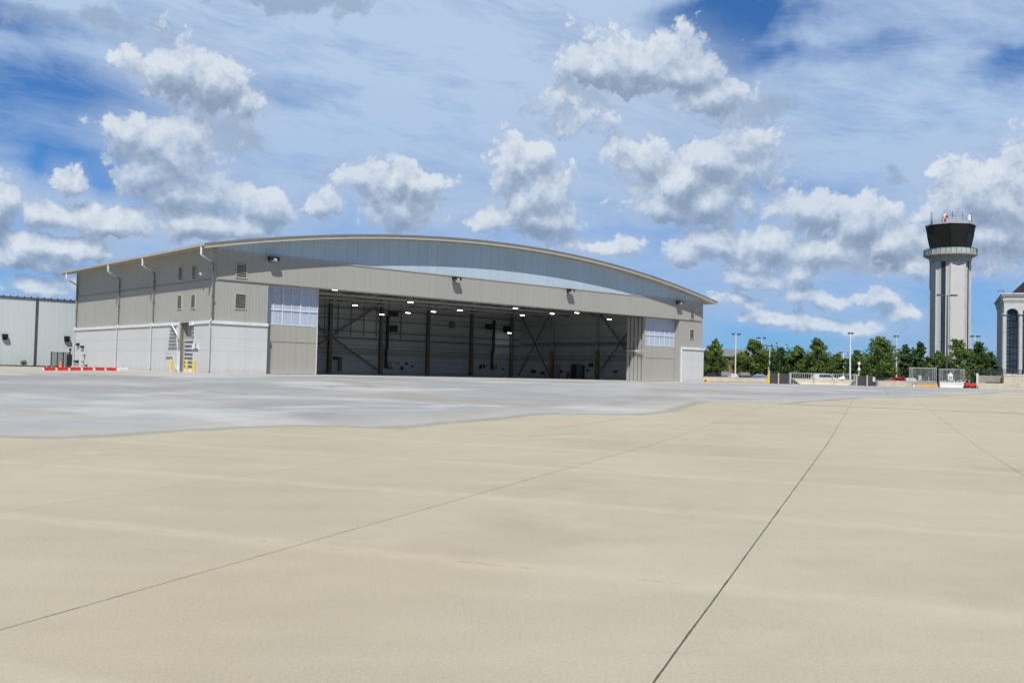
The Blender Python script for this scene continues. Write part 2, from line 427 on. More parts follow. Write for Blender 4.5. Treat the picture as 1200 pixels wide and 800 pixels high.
gp = [(-3500, -60), (3500, -60), (3500, 6000), (-3500, 6000)]
drape('ground', gp, 0, MAT['old_conc'])
ap = [(1215, 459), (1157, 462), (1100, 465), (1055, 466.3), (1025, 465.5), (990, 468.5), (950, 471.5), (937, 473.3), (900, 472), (850, 471.7), (832, 471.3), (817, 476), (800, 482),
      (757, 487.3), (700, 486.2), (650, 485), (600, 491), (544, 496), (512, 499.5), (475, 503.4), (450, 502.4), (350, 500), (300, 501.5), (200, 507.5), (130, 513), (95, 516.3), (0, 513), (-140, 510)]
pts = [gnd(x, y) for x, y in ap]
poly = [(p.x, p.y) for p in pts] + [(-80, 30), (-95, 118), (60, 148), (110, 146)]
def seg_dist(x, y, P):
    ins = False; best = 1e9; n = len(P)
    for i in range(n):
        (x0, y0), (x1, y1) = P[i], P[(i + 1) % n]
        if (y0 > y) != (y1 > y) and x < (x1 - x0) * (y - y0) / (y1 - y0) + x0: ins = not ins
        dx, dy = x1 - x0, y1 - y0; t = max(0, min(1, ((x - x0) * dx + (y - y0) * dy) / (dx * dx + dy * dy)))
        best = min(best, math.hypot(x - x0 - dx * t, y - y0 - dy * t))
    return best if ins else -best
xs = [i * 1.0 for i in range(-94, 110)]; ys = sorted(set([18 + .7 * i for i in range(0, 70)] + [67.2 + 2.2 * i for i in range(0, 38)] + [25, 45, 62, 80]))
av, af, ad, idx = [], [], [], {}
for j, y in enumerate(ys):
    for i, x in enumerate(xs):
        d = seg_dist(x, y, poly); idx[i, j] = len(av); av.append((x, y, zg(y) + .0015)); ad.append(d)
for j in range(len(ys) - 1):
    for i in range(len(xs) - 1):
        q4 = (idx[i, j], idx[i + 1, j], idx[i + 1, j + 1], idx[i, j + 1])
        if max(ad[k] for k in q4) > -2.2: af.append(q4)
me = bpy.data.meshes.new('apron'); me.from_pydata(av, [], af); at_ = me.attributes.new('edge', 'FLOAT', 'POINT'); at_.data.foreach_set('value', ad)
me.materials.append(MAT['new_conc']); bmx = bmesh.new(); bmx.from_mesh(me); bmesh.ops.delete(bmx, geom=[v for v in bmx.verts if not v.link_faces], context='VERTS'); bmx.to_mesh(me); bmx.free()
tag(link_(bpy.data.objects.new('apron', me)), kind='structure')
m_, nt_, b_ = new_mat('far_grass')
oc_ = ocoord(nt_); c_ = mix(nt_, rng(nt_, noise(nt_, oc_, .8, 6, .7), .3, .7, 0, 1), (.035, .055, .016), (.085, .10, .03))
lk(nt_, c_, b_.inputs['Base Color']); b_.inputs['Roughness'].default_value = .9
MAT['grass'] = m_
drape('far_field', [(-3500, 190), (3500, 190), (3500, 5990), (-3500, 5990)], .006, MAT['grass'])
drape('parking_lot', [(20, 152), (200, 152), (200, 187), (20, 187)], .010, MAT['asphalt'])

def worn(name, col, th):
    m, nt, b = new_mat(name)
    oc = ocoord(nt); n = noise(nt, oc, 3.2, 6, .75)
    c = mix(nt, rng(nt, n, th - .12, th + .12, 0, .85), (.372, .338, .248), col)
    lk(nt, c, b.inputs['Base Color']); b.inputs['Roughness'].default_value = .8
    return m
MAT['mark_y'] = worn('worn_orange_paint', (.52, .37, .17), .52)
MAT['mark_y2'] = worn('faint_orange_paint', (.46, .37, .22), .58)
MAT['mark_w'] = worn('worn_white_paint', (.56, .53, .45), .50)
for nm, px, mt in (('painted_marking', [(645, 500.5), (656, 498), (680, 495.8), (727, 489.3), (735, 490.3), (697, 495), (672, 499.3), (655, 501.3)], 'mark_y'),
                   ('painted_marking', [(618, 511.5), (620, 508.5), (690, 505.5), (690, 507.5)], 'mark_y2'),
                   ('painted_marking', [(830, 496), (832, 494), (887, 493.2), (887, 494.9)], 'mark_y2'),
                   ('painted_marking', [(1040, 473.3), (1041, 470.6), (1052, 470.6), (1053, 473.3)], 'mark_y'),
                   ('painted_marking', [(88, 533), (90, 531.4), (134, 529.2), (134, 530.9)], 'mark_w')):
    q = [gnd(x, y) for x, y in px]; drape(nm, [(p.x, p.y) for p in q], .003, MAT[mt])

# ------------------------------------------------------------------ the hangar
ROT = math.atan2(T.y, T.x)
hangar = thing('hangar', 'big tan and white aircraft hangar with arched roof and open sliding doors', 'hangar', CORN, ROT)
L, D = 68.7, 36.3
CAP, HB, HT = 4.42, 8.09, 10.62
def hl(px, py, d=0.):                      # picture point -> (s, z) on the plane d metres inside the front
    r = ray(px, py); q = CORN - NF * d; o = Vector((0, 0, EYE))
    k = (q - o).dot(NF) / r.dot(NF); P = o + r * k
    return (P - CORN).dot(T), P.z - FLOOR
def hs(px, py, s=0.):                      # picture point -> (d, z) on the plane s along the front
    r = ray(px, py); q = CORN + T * s; o = Vector((0, 0, EYE))
    k = (q - o).dot(T) / r.dot(T); P = o + r * k
    return -(P - CORN).dot(NF), P.z - FLOOR
def roofz(s): return 14.62 - 3.5 * ((s - 34.1) / 34.6) ** 2
RT = .34
S0, S1 = 5.2, 63.75                        # front opening incl. door pockets
DL, DR = 10.75, 57.7                       # edges of the parked leaves
# stair recess on the side wall
RA, RB = 3.75, 6.6
# walls (tan)
mb = MB()
mb.box(0, .3, 0, RA, CAP, 10.95).box(0, .3, RA, RB, CAP + .05, 10.95).box(0, .3, RB, D, CAP, 10.95)
mb.build('wall', 'tan_panel', hangar)
MB().box(0.3, S0, 0, .3, CAP, HB - .03).build('wall', 'tan_panel', hangar)
MB().box(S1, L - .3, 0, .3, CAP, HB - .03).box(S1, 64.25, 0, .3, 0, CAP).build('wall', 'tan_panel', hangar)
MB().box(L - .3, L, 0, D, 0, 10.95).build('wall', 'tan_panel', hangar)
# header beam over the doors, corner to corner
MB().box(.303, L - .303, -.04, .3, HB, HT).build('header', 'tan_flat', hangar)
MB().box(.31, L - .31, -.075, -.04, HB - .02, HB + .05).build('header_trim', 'roof_edge', hangar)
MB().box(-.02, L + .02, -.09, -.043, HT - .07, HT + .04).build('header_trim', 'trim', hangar)
MB().box(-.05, 0, -.05, D, HB, HB + .05).build('header_trim', 'roof_edge', hangar)
# clerestory of translucent sheets between header and roof
cs = [i * (L - .6) / 60 + .3 for i in range(61)]
mb = MB()
pol = [(.3, HT + .005)] + [(L - .3, HT + .005)] + [(s, max(HT + .05, roofz(s) - RT - .02)) for s in reversed(cs)]
mb.prism(pol, 'y', 0.0, .02); mb.build('clerestory', 'poly', hangar)
mb = MB()
for k in range(20, 42, 21): pass
for zz in (12.2,):
    sA = 34.1 - 34.6 * math.sqrt((14.62 - RT - zz) / 3.5); mb.box(sA + .4, 68.2 - sA - .4, -.03, 0, zz - .03, zz + .03)
mb.build('clerestory_rail', 'mull', hangar)
# roof
def archstrip(s0, s1, d0, d1, off0, off1, n=72):
    mb = MB(); v = []
    for i in range(n + 1):
        s = s0 + (s1 - s0) * i / n; z = roofz(s)
        v += [(s, d0, z - off0), (s, d1, z - off0), (s, d1, z - off1), (s, d0, z - off1)]
    f = []
    for i in range(n):
        a = 4 * i
        for j in range(4): f.append((a + j, a + 4 + j, a + 4 + (j + 1) % 4, a + (j + 1) % 4))
    f += [(0, 1, 2, 3), (4 * n + 3, 4 * n + 2, 4 * n + 1, 4 * n)]
    return mb.add(v, f)
OV, OF = 1.4, 1.2
archstrip(-OV, L + OV, -OF, D + OF, 0, .14).build('roof', 'roof', hangar)
archstrip(-OV + .03, L + OV - .03, -OF + .05, D + OF - .05, .145, RT).build('soffit', 'soffit', hangar)
archstrip(-OV - .03, L + OV + .03, -OF - .06, -OF, -.03, .17).build('fascia', 'roof_edge', hangar)
archstrip(-OV - .02, L + OV + .02, -OF - .03, -OF + .045, .175, .40).build('fascia', 'trim', hangar)
for k, s_ in enumerate((-OV, L + OV)):
    z = roofz(s_); a, b = (s_ - .2, s_ - .035) if k == 0 else (s_ + .035, s_ + .2)
    MB().box(a, b, -OF - .05, D + OF, z - .22, z - .01).build('gutter', 'trim', hangar)
# white precast base with cap
mb = MB(); mb.box(-.12, .3, -.12, RA - .25, 0, CAP - .16).box(.3, S0, -.12, .3, 0, CAP - .16); mb.build('base_wall', 'white_base', hangar)
MB().box(-.12, .3, RB + .35, D + .1, 0, CAP - .16).build('base_wall', 'white_base', hangar)
MB().box(64.25, L + .12, -.14, .3, 0, CAP - .16).build('base_wall', 'white_base', hangar)
MB().box(-.22, .0, -.22, RA - .25, CAP - .155, CAP + .1).box(.002, S0 + .02, -.22, -.003, CAP - .155, CAP + .1).build('cap_trim', 'cap', hangar)
MB().box(-.22, .0, RB + .35, D + .15, CAP - .155, CAP + .1).build('cap_trim', 'cap', hangar)
MB().box(64.1, L + .3, -.26, -.003, CAP - .155, CAP + .12).box(64.1, 64.23, -.2, -.003, 0, CAP - .16).build('cap_trim', 'cap', hangar)
# door pocket return (dark side)
MB().box(S0 - .3, S0 - .003, .3, 3.4, 0, HB).build('pocket_wall', 'tan_panel', hangar)
MB().box(S1 + .003, S1 + .3, .3, 3.4, 0, HB).build('pocket_wall', 'tan_panel', hangar)
# sliding door leaves
def leaf(s0, s1, d, full=True):
    p = MB().box(s0, s1, d, d + .35, .05, 4.50).build('door_leaf', 'tan_flat', hangar)
    MB().box(s0 + .02, s1 - .02, d + .04, d + .06, 4.505, HB - .05).build('glazing', 'pane', p)
    mb = MB()
    w = s1 - s0; n = 6
    for i in range(n + 1):
        x = s0 + w * i / n; hw = .05 if i in (0, n) else (.06 if i % 2 == 0 else .03)
        mb.box(max(s0, x - hw), min(s1, x + hw), d - .01, d + .035, 4.505, HB - .04)
    for z, t in ((4.55, .05), (5.9, .08), (7.25, .04), (HB - .08, .04)):
        mb.box(s0 + .001, s1 - .001, d - .025, d - .012, z - t, z + t)
    mb.build('mullion', 'mull', p)
    MB().box(s0 + .05, s1 - .05, d - .012, d - .002, 2.92, 2.98).build('panel_joint', 'roof_edge', p)
    MB().box(s1 - .06 if s0 < 30 else s0, s1 + .01 if s0 < 30 else s0 + .07, d - .02, d - .001, .05, 4.5).build('edge_trim', 'cap', p)
    if s0 > 30: MB().box(s0 - .02, s0 + .16, d - .045, d + .33, .06, HB - .06).build('edge_stile', 'tan_flat', p)
    return p
leaf(S0 + .05, DL, .75)
leaf(S0 + .05, DL - .1, 1.4)
for k in range(5):
    leaf(DR - .07 * k, S1 - .08, .75 + .58 * k)
MB().box(DR - .42, DR - .32, .6, 3.5, 3.75, 3.9).build('door_bumper', 'steel_light', hangar)
# floor, back wall, inner liners
MB().box(.35, L - .35, .35, D - .35, -.3, .012).build('floor', 'floor', hangar)
MB().box(.35, L - .35, D - .3, D, 3.2, 10.99).build('wall', 'in_wall', hangar)
MB().box(.35, L - .35, D - .38, D - .001, 0.013, 3.195).build('base_wall', 'in_base', hangar)
MB().box(-.12, L + .12, D + .003, D + .2, 0, 11.0).build('wall', 'tan_panel', hangar)
MB().box(L - .45, L - .303, 3.4, D - .39, 3.2, 11.0).build('wall', 'in_wall', hangar)
MB().box(L - .52, L - .303, 3.4, D - .4, 0.013, 3.195).build('base_wall', 'in_base', hangar)
MB().box(.303, .42, RB + .4, D - .39, 0.013, 11.0).build('wall', 'in_wall', hangar)
# back gable above the wall
pol = [(.3, 11.005), (L - .3, 11.005)] + [(s, max(11.02, roofz(s) - RT - .02)) for s in reversed(cs)]
MB().prism(pol, 'y', D - .25, D).build('gable', 'in_wall', hangar)
def column(x, y, along='s', top=11.0):
    mb = MB(); w, h, t = .42, .5, .05
    if along == 's':
        mb.box(x - w / 2, x + w / 2, y - h, y - h + t, .02, top).box(x - w / 2, x + w / 2, y - t, y, .02, top).box(x - t / 2, x + t / 2, y - h + t, y - t, .02, top)
        g = MB().box(x - w / 2 - .04, x + w / 2 + .04, y - h - .05, y - h - .003, .02, 4.2)
    else:
        mb.box(x - h, x - h + t, y - w / 2, y + w / 2, .02, top).box(x - t, x, y - w / 2, y + w / 2, .02, top).box(x - h + t, x - t, y - t / 2, y + t / 2, .02, top)
        g = MB().box(x - h - .05, x + .0, y - w / 2 - .05, y - w / 2 - .003, .02, 4.2).box(x - h - .05, x - h - .003, y - w / 2, y + w / 2, .02, 4.2)
    c = mb.build('column', 'steel_light' if along != 's' else 'steel', hangar)
    g.build('column_guard', 'ochre', c)
    return c
BW = D - .4
cols = [hl(x, 425, BW - .3)[0] for x in (386, 446, 501, 552, 599)]
cols = [cols[0] - 8.3] + cols
for x in cols: column(x, BW, 's')
sx = L - .55
cd = [hs(x, 425, sx - .3)[0] for x in (646.5, 699.5)]
for y in cd + [cd[1] - (cd[0] - cd[1])]: column(sx, y, 'd')
def braces(P, a, b, z0, z1, zm=None):
    MB().bar(P(a, z0), P(b, z1), .16).build('cross_brace', 'steel', hangar)
    MB().bar(P(a, z1), P(b, z0), .16).build('cross_brace', 'steel', hangar)
    MB().bar(P(a, (z0 + z1) / 2), P(b, (z0 + z1) / 2), .14).build('brace_strut', 'steel', hangar)
Pb = lambda s, z: (s, BW - .62, z)
MB().bar(Pb(cols[1], 5.1), Pb(cols[2], 10.2), .19).build('cross_brace', 'steel', hangar)
MB().bar(Pb(cols[1], 5.0), Pb(cols[2], .2), .19).build('cross_brace', 'steel', hangar)
MB().bar(Pb(cols[0], 9.9), Pb(cols[1], 5.1), .19).build('cross_brace', 'steel', hangar)
MB().bar(Pb(cols[0], .2), Pb(cols[1], 5.0), .19).build('cross_brace', 'steel', hangar)
Ps = lambda y, z: (sx - .62, y, z)
braces(Ps, cd[0], BW - .6, .3, 10.3); braces(Ps, cd[1] - (cd[0] - cd[1]), cd[1], .3, 10.3)
# girts and pipes along the walls
for z, w in ((9.1, .16), (7.55, .12), (5.9, .14), (4.95, .2)):
    MB().box(cols[0], L - .6, BW - .2, BW - .02, z - w / 2, z + w / 2).build('girt', 'steel', hangar)
for z, w in ((9.6, .1), (5.3, .16), (5.0, .1)):
    MB().box(sx - .18, sx - .02, 4, BW - .62, z - w / 2, z + w / 2).build('girt', 'steel', hangar)
for z in (3.45, 3.05, 2.75):
    MB().tube((8, BW - .1, z), (L - .8, BW - .1, z), .045).build('pipe', 'steel', hangar)
    MB().tube((sx - .1, 4, z), (sx - .1, BW - .3, z), .045).build('pipe', 'steel', hangar)
mb = MB()
s = 9.0
while s < 46:
    if min(abs(s - c) for c in cols) > .5: mb.box(s - .035, s + .035, BW - .14, BW - .02, 5.2, 10.6)
    s += 2.1
mb.build('stud_row', 'steel', hangar)
# fittings on the back wall, small dark boxes, panels, conduits
def wallbox(px0, px1, py0, py1, mat, name='wall_box', th=.25, plane='b'):
    if plane == 'b':
        s0, z1 = hl(px0, py0, BW - .2); s1, z0 = hl(px1, py1, BW - .2)
        return MB().box(s0, s1, BW - .18 - th, BW - .18, max(.03, z0), z1).build(name, mat, hangar)
    d0, z1 = hs(px0, py0, sx - .1); d1, z0 = hs(px1, py1, sx - .1)
    return MB().box(sx - .08 - th, sx - .08, min(d0, d1), max(d0, d1), max(.03, z0), z1).build(name, mat, hangar)
for a in ((390, 395, 417.5, 421, 'dark_fit'), (397, 399.5, 418, 435, 'steel'), (396, 401, 419, 420, 'dark_fit'), (457, 465, 381, 389, 'dark_fit'), (455, 466, 364, 371, 'dark_fit'), (454, 458, 423, 432, 'grey_box'),
          (453.5, 459, 430, 431.5, 'dark_fit'), (464, 467, 425, 426, 'dark_fit'), (470, 471.5, 429, 433, 'dark_fit'), (475, 477, 424.6, 427, 'dark_fit'), (482, 484, 428, 430, 'dark_fit'),
          (562, 563.5, 427, 432, 'dark_fit'), (566, 567.5, 427, 431, 'dark_fit'), (577, 582, 427, 433, 'grey_box'), (588, 590, 431.5, 433.5, 'dark_fit'), (569, 577, 379.5, 386, 'dark_fit'), (590, 600, 382, 390, 'dark_fit'),
          (527, 532, 376, 385, 'steel'), (453, 454.2, 370, 410, 'dark_fit'), (451.3, 452.5, 409, 431, 'dark_fit'), (577.6, 578.7, 375, 414, 'dark_fit'), (575.5, 576.6, 412, 433, 'dark_fit')):
    wallbox(*a)
for a in ((611, 613.5, 425.5, 427.5, 'grey_box'), (623, 627.5, 433, 437, 'dark_fit'), (634, 638, 435, 438.5, 'dark_fit'), (652, 656, 427, 443, 'grey_box'), (657, 659, 434, 437, 'dark_fit'),
          (691, 695, 425.5, 429.5, 'dark_fit'), (688, 690, 433, 435, 'dark_fit'), (720, 723, 434, 436.5, 'dark_fit'), (683.5, 684.5, 427, 443, 'dark_fit'), (665, 667, 435, 443, 'ochre')):
    wallbox(*a, plane='s')
o = wallbox(669, 681, 426, 444, 'steel', 'personnel_door', .1, 's')
MB().box(*(lambda a: (a[0], a[1], a[2], a[3], a[4], a[5]))((sx - .21, sx - .19, hs(671, 430, sx)[0] - 1.0, hs(671, 430, sx)[0], .1, 2.1))).build('door_panel', 'dark_fit', o)
# trusses running along the hangar and joists across
for k, d in enumerate((1.9, 7.3, 13.2, 19.1, 25.0, 30.9)):
    mb = MB(); zb = 9.35 if k else 9.0
    mb.box(.6, L - .6, d - .12, d + .12, zb - .14, zb + .14)
    n = 26; st = (L - 1.2) / n
    top = lambda s: roofz(s) - RT - .5
    for i in range(n):
        a = .6 + i * st; b = a + st
        mb.bar((a, d, max(zb + .5, top(a))), (b, d, max(zb + .5, top(b))), .18)
        p0, p1 = ((a, d, zb), (b, d, max(zb + .5, top(b)))) if i % 2 else ((a, d, max(zb + .5, top(a))), (b, d, zb))
        mb.bar(p0, p1, .10)
        mb.bar((a, d, zb), (a, d, max(zb + .5, top(a))), .08)
    mb.build('truss', 'steel_light', hangar)
mb = MB()
s = 3.5
while s < L - 2:
    z = 9.95
    mb.bar((s, 1.9, z), (s, D - .6, z), .12, .2); mb.bar((s, 1.9, z + .75), (s, D - .6, z + .75), .1, .12)
    d = 1.9
    while d < D - 3: mb.bar((s, d, z), (s, d + 1.5, z + .75), .06); mb.bar((s, d + 1.5, z + .75), (s, d + 3, z), .06); d += 3
    s += 6.1
mb.build('joist', 'steel_light', hangar)
for d, z, r_ in ((4.2, 9.75, .17), (10.2, 9.6, .09), (22, 9.6, .2)):
    MB().tube((2, d, z), (L - 2, d, z), r_).build('service_pipe', 'steel_light', hangar)
# high bay lights hang from the trusses
hb = thing('high_bay_light', 'pale flat light fitting hanging among the roof trusses inside the hangar', 'ceiling light', CORN, ROT, 'light fittings under the hangar roof')
MB().box(-.5, .5, -.2, .2, 0, .09).build('housing', 'steel', hb)
MB().box(-.3, .3, -.1, .1, -.03, -.002).build('diffuser', 'lit', hb)
for x in (-.4, .4): MB().bar((x, 0, .1), (x, 0, .75), .03).build('hanger', 'steel', hb)
st_ = {}
for px, py, d in ((416, 357.5, 29), (447.5, 368.5, 32), (393, 339.5, 4.5), (481, 354, 10), (508, 365.2, 22), (478, 366.5, 25), (539, 363.5, 16),
                  (604, 361, 12), (612, 369.2, 19), (647, 367.5, 14), (676, 366.5, 9), (714, 374, 9), (597, 390, 34)):
    s, z = hl(px, py, d)
    P = CORN + T * s - NF * d; P.z = FLOOR + min(z, 9.0)
    place(hb, st_, P, ROT)

# louvred vents
def louvre(px0, px1, py0, py1, side):
    mb = MB(); fr = MB()
    if side:
        d0, z1 = hs(px1, py0); d1, z0 = hs(px0, py1)
        if d1 < d0: d0, d1 = d1, d0
        fr.box(-.06, -.003, d0 - .08, d0, z0 - .08, z1 + .08).box(-.06, -.003, d1, d1 + .08, z0 - .08, z1 + .08).box(-.06, -.003, d0, d1, z1, z1 + .08).box(-.06, -.003, d0, d1, z0 - .08, z0)
        back = MB().box(-.012, -.004, d0, d1, z0, z1)
        n = 7
        for i in range(n):
            z = z0 + (z1 - z0) * (i + .5) / n; mb.bar((-.035, d0, z), (-.035, d1, z), .10, .02, up=(.55, 0, 1))
    else:
        s0, z1 = hl(px0, py0); s1, z0 = hl(px1, py1)
        y = -.045 if z0 > HB - .4 else 0
        fr.box(s0 - .08, s0, y - .06, y - .003, z0 - .08, z1 + .08).box(s1, s1 + .08, y - .06, y - .003, z0 - .08, z1 + .08).box(s0, s1, y - .06, y - .003, z1, z1 + .08).box(s0, s1, y - .06, y - .003, z0 - .08, z0)
        back = MB().box(s0, s1, y - .012, y - .004, z0, z1)
        n = 7
        for i in range(n):
            z = z0 + (z1 - z0) * (i + .5) / n; mb.bar((s0, y - .035, z), (s1, y - .035, z), .10, .02, up=(0, .55, 1))
    f = fr.build('louvre', 'louvre', hangar); back.build('louvre_backing', 'dark', f); mb.build('louvre_blade', 'louvre', f)
for a in ((209.3, 214.3, 312.5, 329), (225.3, 230.3, 311, 327.5), (208.3, 213.3, 346, 362), (224.3, 229.3, 345, 361)): louvre(*a, True)
for a in ((277, 288, 309, 325.5), (276, 287.3, 344, 362), (808.8, 812.6, 364, 373.5), (808.3, 812.6, 386, 397.3)): louvre(*a, False)

# downspouts with goosenecks on the side wall
gz = roofz(-OV) - .2
for px in (247.5, 178.3, 137.8, 88.5):
    d, _ = hs(px, 400, -.1); d = min(d, D - .25)
    mb = MB(); mb.path([(-OV - .12, d - .6, gz + .1), (-OV - .12, d - .6, gz - .75), (-.12, d, gz - 1.35), (-.12, d, CAP + .25)], .06)
    dsp = mb.build('downspout', 'spout_tan', hangar)
    MB().path([(-OV - .12, d - .6, gz + .12), (-OV - .12, d - .6, gz - .76)], .085).tube((-OV - .12, d - .6, gz - .76), (-.45, d - .18, gz - 1.16), .065).build('spout_neck', 'cap', dsp)
    MB().path([(-.12, d, CAP + .25), (-.32, d, CAP - .1), (-.25, d, CAP - .4), (-.25, d, .25), (-.45, d, .08)], .06).build('spout_leg', 'spout_white', dsp)
    for z in (6.6, 8.6): MB().box(-.22, -.003, d - .11, d + .11, z - .03, z + .03).build('spout_strap', 'spout_tan', dsp)
# recess with the ribbed roll up door, sloping cheek rails beside it
MB().box(.02, .3, RB + .003, RB + .34, 0, CAP).box(.02, 1.2, RB + .003, RB + .1, 0, CAP).build('recess_wall', 'tan_flat', hangar)
MB().box(.3, 1.2, RA - .25, RA - .01, 0, CAP).build('recess_wall', 'tan_flat', hangar)
MB().box(.6, .8, RA - .25, RB, 2.95, CAP + .04).build('recess_wall', 'tower_grey', hangar)
mb = MB()
for i in range(7):
    z = .35 + i * .37; mb.prism([(.5, z), (.5, z + .26), (.6, z + .36), (.6, z)], 'y', RA - .2, RB - .02)
rd = mb.build('roller_door', 'roller', hangar)
mb = MB()
for i in range(7): z = .35 + i * .37; mb.box(.42, .502, RA - .2, RB - .02, z + .26, z + .355)
mb.box(.4, .6, RA - .2, RB - .02, 0.02, .34)
mb.build('door_rib', 'cap', rd)
# slatted sloping cheek (left) and its white copings
def slats(y0a, y1a, y0b, y1b, z0, z1, n, x=-.13):
    g = MB(); w = MB()
    for i in range(n):
        za = z0 + (z1 - z0) * i / n; zb = z0 + (z1 - z0) * (i + 1) / n; t = i / n
        ya = y0a + (y0b - y0a) * t; yb = y1a + (y1b - y1a) * t
        g.box(x, x + .1, ya, yb, za, zb - .05); w.box(x - .025, x + .1, ya, yb, zb - .048, zb - .002)
    return g, w
g, w = slats(7.0, 9.0, 7.6, 8.6, 2.0, CAP - .2, 7)
ck = g.build('slatted_panel', 'slat', hangar); w.build('slat_cap', 'cap', ck)
MB().bar((-.3, 8.0, CAP - .05), (-.3, 6.6, 3.35), .09, .09).bar((-.3, 6.6, 3.35), (-.3, 6.55, 2.3), .06).build('sloping_rail', 'cap', ck)
MB().bar((-.3, 9.3, 1.62), (-.3, 7.6, 1.62), .09, .09).bar((-.3, 7.6, 1.62), (-.3, 6.6, .2), .07, .07).build('sloping_rail', 'grey_box', hangar)
MB().box(-.12, .02, RB + .0, RB + .35, 0, 1.9).build('base_wall', 'cap', hangar)
g, w = slats(3.35, 3.75, 3.35, 4.0, 3.0, CAP - .1, 4, -.14)
ck = g.build('slatted_panel', 'slat', hangar); w.build('slat_cap', 'cap', ck)
MB().box(-.3, .05, 3.3, 4.1, CAP - .25, CAP + .1).build('cap_trim', 'cap', hangar)
MB().box(-.3, .05, RB + .7, RB + 1.6, CAP - .2, CAP + .1).build('cap_trim', 'cap', hangar)
# pipe fittings low on the side wall, camera dome, small sign
def sidefit(px0, px1, py0, py1, mat, x=-.13, th=.2, name='wall_fitting'):
    d1, z1 = hs(px0, py0, x); d0, z0 = hs(px1, py1, x)
    return MB().box(x - th, x, min(d0, d1), max(d0, d1), max(.05, z0), z1).build(name, mat, hangar)
for a in ((91, 93.2, 402, 405, 'black'), (95.8, 98.6, 405.2, 407.4, 'black'), (99, 100.2, 415.7, 417, 'black'), (88, 89.6, 422.3, 424, 'black'), (90.6, 92.2, 422, 425, 'black'),
          (97.4, 98.6, 423, 424, 'black'), (101, 102.2, 427.2, 429, 'black')): sidefit(*a)
sg = sidefit(226, 232.8, 403.2, 409.5, 'whitep', name='wall_sign', th=.08)
d1, z1 = hs(226.8, 408, -.22); d0, z0 = hs(231.5, 409.2, -.22)
MB().box(-.225, -.213, d0, d1, z0, z1).box(-.225, -.213, d0 + .33, d0 + .5, z1 + .12, z1 + .42).build('sign_print', 'dark_trim', sg)
d, z = hs(242.5, 320.5)
MB().box(-.5, -.01, d - .04, d + .04, z - .03, z + .05).lathe([(.05, .05), (.17, 0), (.17, -.1), (.1, -.2), (.02, -.24)], 12, (-.5, d, z)).build('camera_dome', 'whitep', hangar)
# floodlights along the top of the header
fl = thing('floodlight', 'x', 'floodlight', CORN, ROT, 'floodlights on the hangar header')
MB().box(-.5, .5, -.68, -.24, -.16, .18).build('lamp_head', 'black', fl, bevel=.03)
MB().box(-.3, .3, -.66, -.3, -.2, -.163).box(-.1, .2, -.69, -.682, -.1, .02).build('lens', 'lampglass', fl)
MB().box(-.1, .1, -.25, 0, -.05, .07).box(-.2, .2, -.03, .0, -.25, .25).build('bracket', 'black', fl)
st_ = {}
for (px, py), lab in (((320.5, 303), 'black floodlight nearest the left corner of the hangar front, above the parked door'),
                      ((535, 326.5), 'black floodlight over the dark hangar opening, second from the left'),
                      ((668.5, 340.5), 'black floodlight over the right half of the opening, under the palest part of the clerestory'),
                      ((796.5, 354.5), 'black floodlight at the right end of the header beside the small vent')):
    s, z = hl(px, py, -.45)
    place(fl, st_, CORN + T * s + NF * .045 + Vector((0, 0, min(z, HT - .3) if lab[21] != 'x' else z)), ROT, lab)

# annex behind the right wall
an = thing('annex_building', 'lower tan annex with a sloping eave just behind the right end of the hangar', 'annex', CORN + T * (L + .3) - NF * 9, ROT)
w_ = 6.15
MB().box(.2, w_, 0, 22, 0, 5.7).build('wall', 'tan_panel', an)
MB().prism([(.05, 7.35), (w_ + 1.2, 5.85), (w_ + 1.2, 5.7), (w_ + .1, 5.78), (.05, 7.1)], 'y', -1.2, 23).build('roof', 'soffit', an)
MB().bar((.05, -1.23, 7.28), (w_ + 1.25, -1.23, 5.8), .06, .26).build('fascia', 'roof_edge', an)

# ------------------------------------------------------------------ yellow bollards
bl = thing('bollard', 'x', 'bollard', (0, 0, 0), 0, 'yellow bollards by the hangar side door')
MB().lathe([(.11, 0), (.11, 1.0), (.09, 1.07), (.04, 1.11)], 14).build('post', 'ygl', bl, smooth=False)
MB().lathe([(.2, 0), (.19, .04), (.115, .05)], 14).build('footing', 'conc', bl)
st_ = {}
for px, yb, lab in ((200.8, 434.9, 'yellow bollard furthest left of three, in front of the slatted sloping panel'),
                    (219, 436.1, 'yellow bollard standing in front of the ribbed recessed door'),
                    (227.8, 435.9, 'yellow bollard to the right of the recessed door, below the small wall sign')):
    d, z = hs(px, 420, -1.1)
    P = CORN - T * 1.1 - NF * d; P.z = FLOOR
    place(bl, st_, P, 0, lab)

# ------------------------------------------------------------------ left warehouse
p0 = on(-70, 105.5); q0 = at(0, 433, 112)
wh = thing('warehouse', 'pale blue panelled warehouse wall with dark roof edge at the far left', 'warehouse', (0, 0, FLOOR), 0)
A_ = at(0, 433, 112); A_.z = FLOOR; wh.location = A_; wh.rotation_euler = (0, 0, ROT)
def whs(px, py):
    r = ray(px, py); o = Vector((0, 0, EYE)); k = (A_ - o).dot(NF) / r.dot(NF); P = o + r * k
    return (P - A_).dot(T), P.z - FLOOR
ht = whs(0, 348)[1]
MB().box(-30, 26, 0, 25, 0, ht).build('wall', 'panel_blue', wh)
mb = MB(); mb.box(-30.2, 26.2, -.12, .2, ht, ht + .16)
mb.build('roof_edge', 'dark_trim', wh)
MB().prism([(-.1, ht + .165), (25, ht + .165), (12.5, ht + .9)], 'x', -30, 26).build('roof', 'rooftile', wh)
mb = MB()
s = -30
while s < 26: mb.box(s, s + .1, -.15, .1, ht + .165, ht + .3); s += .75
mb.build('roof_rib', 'dark_trim', wh)
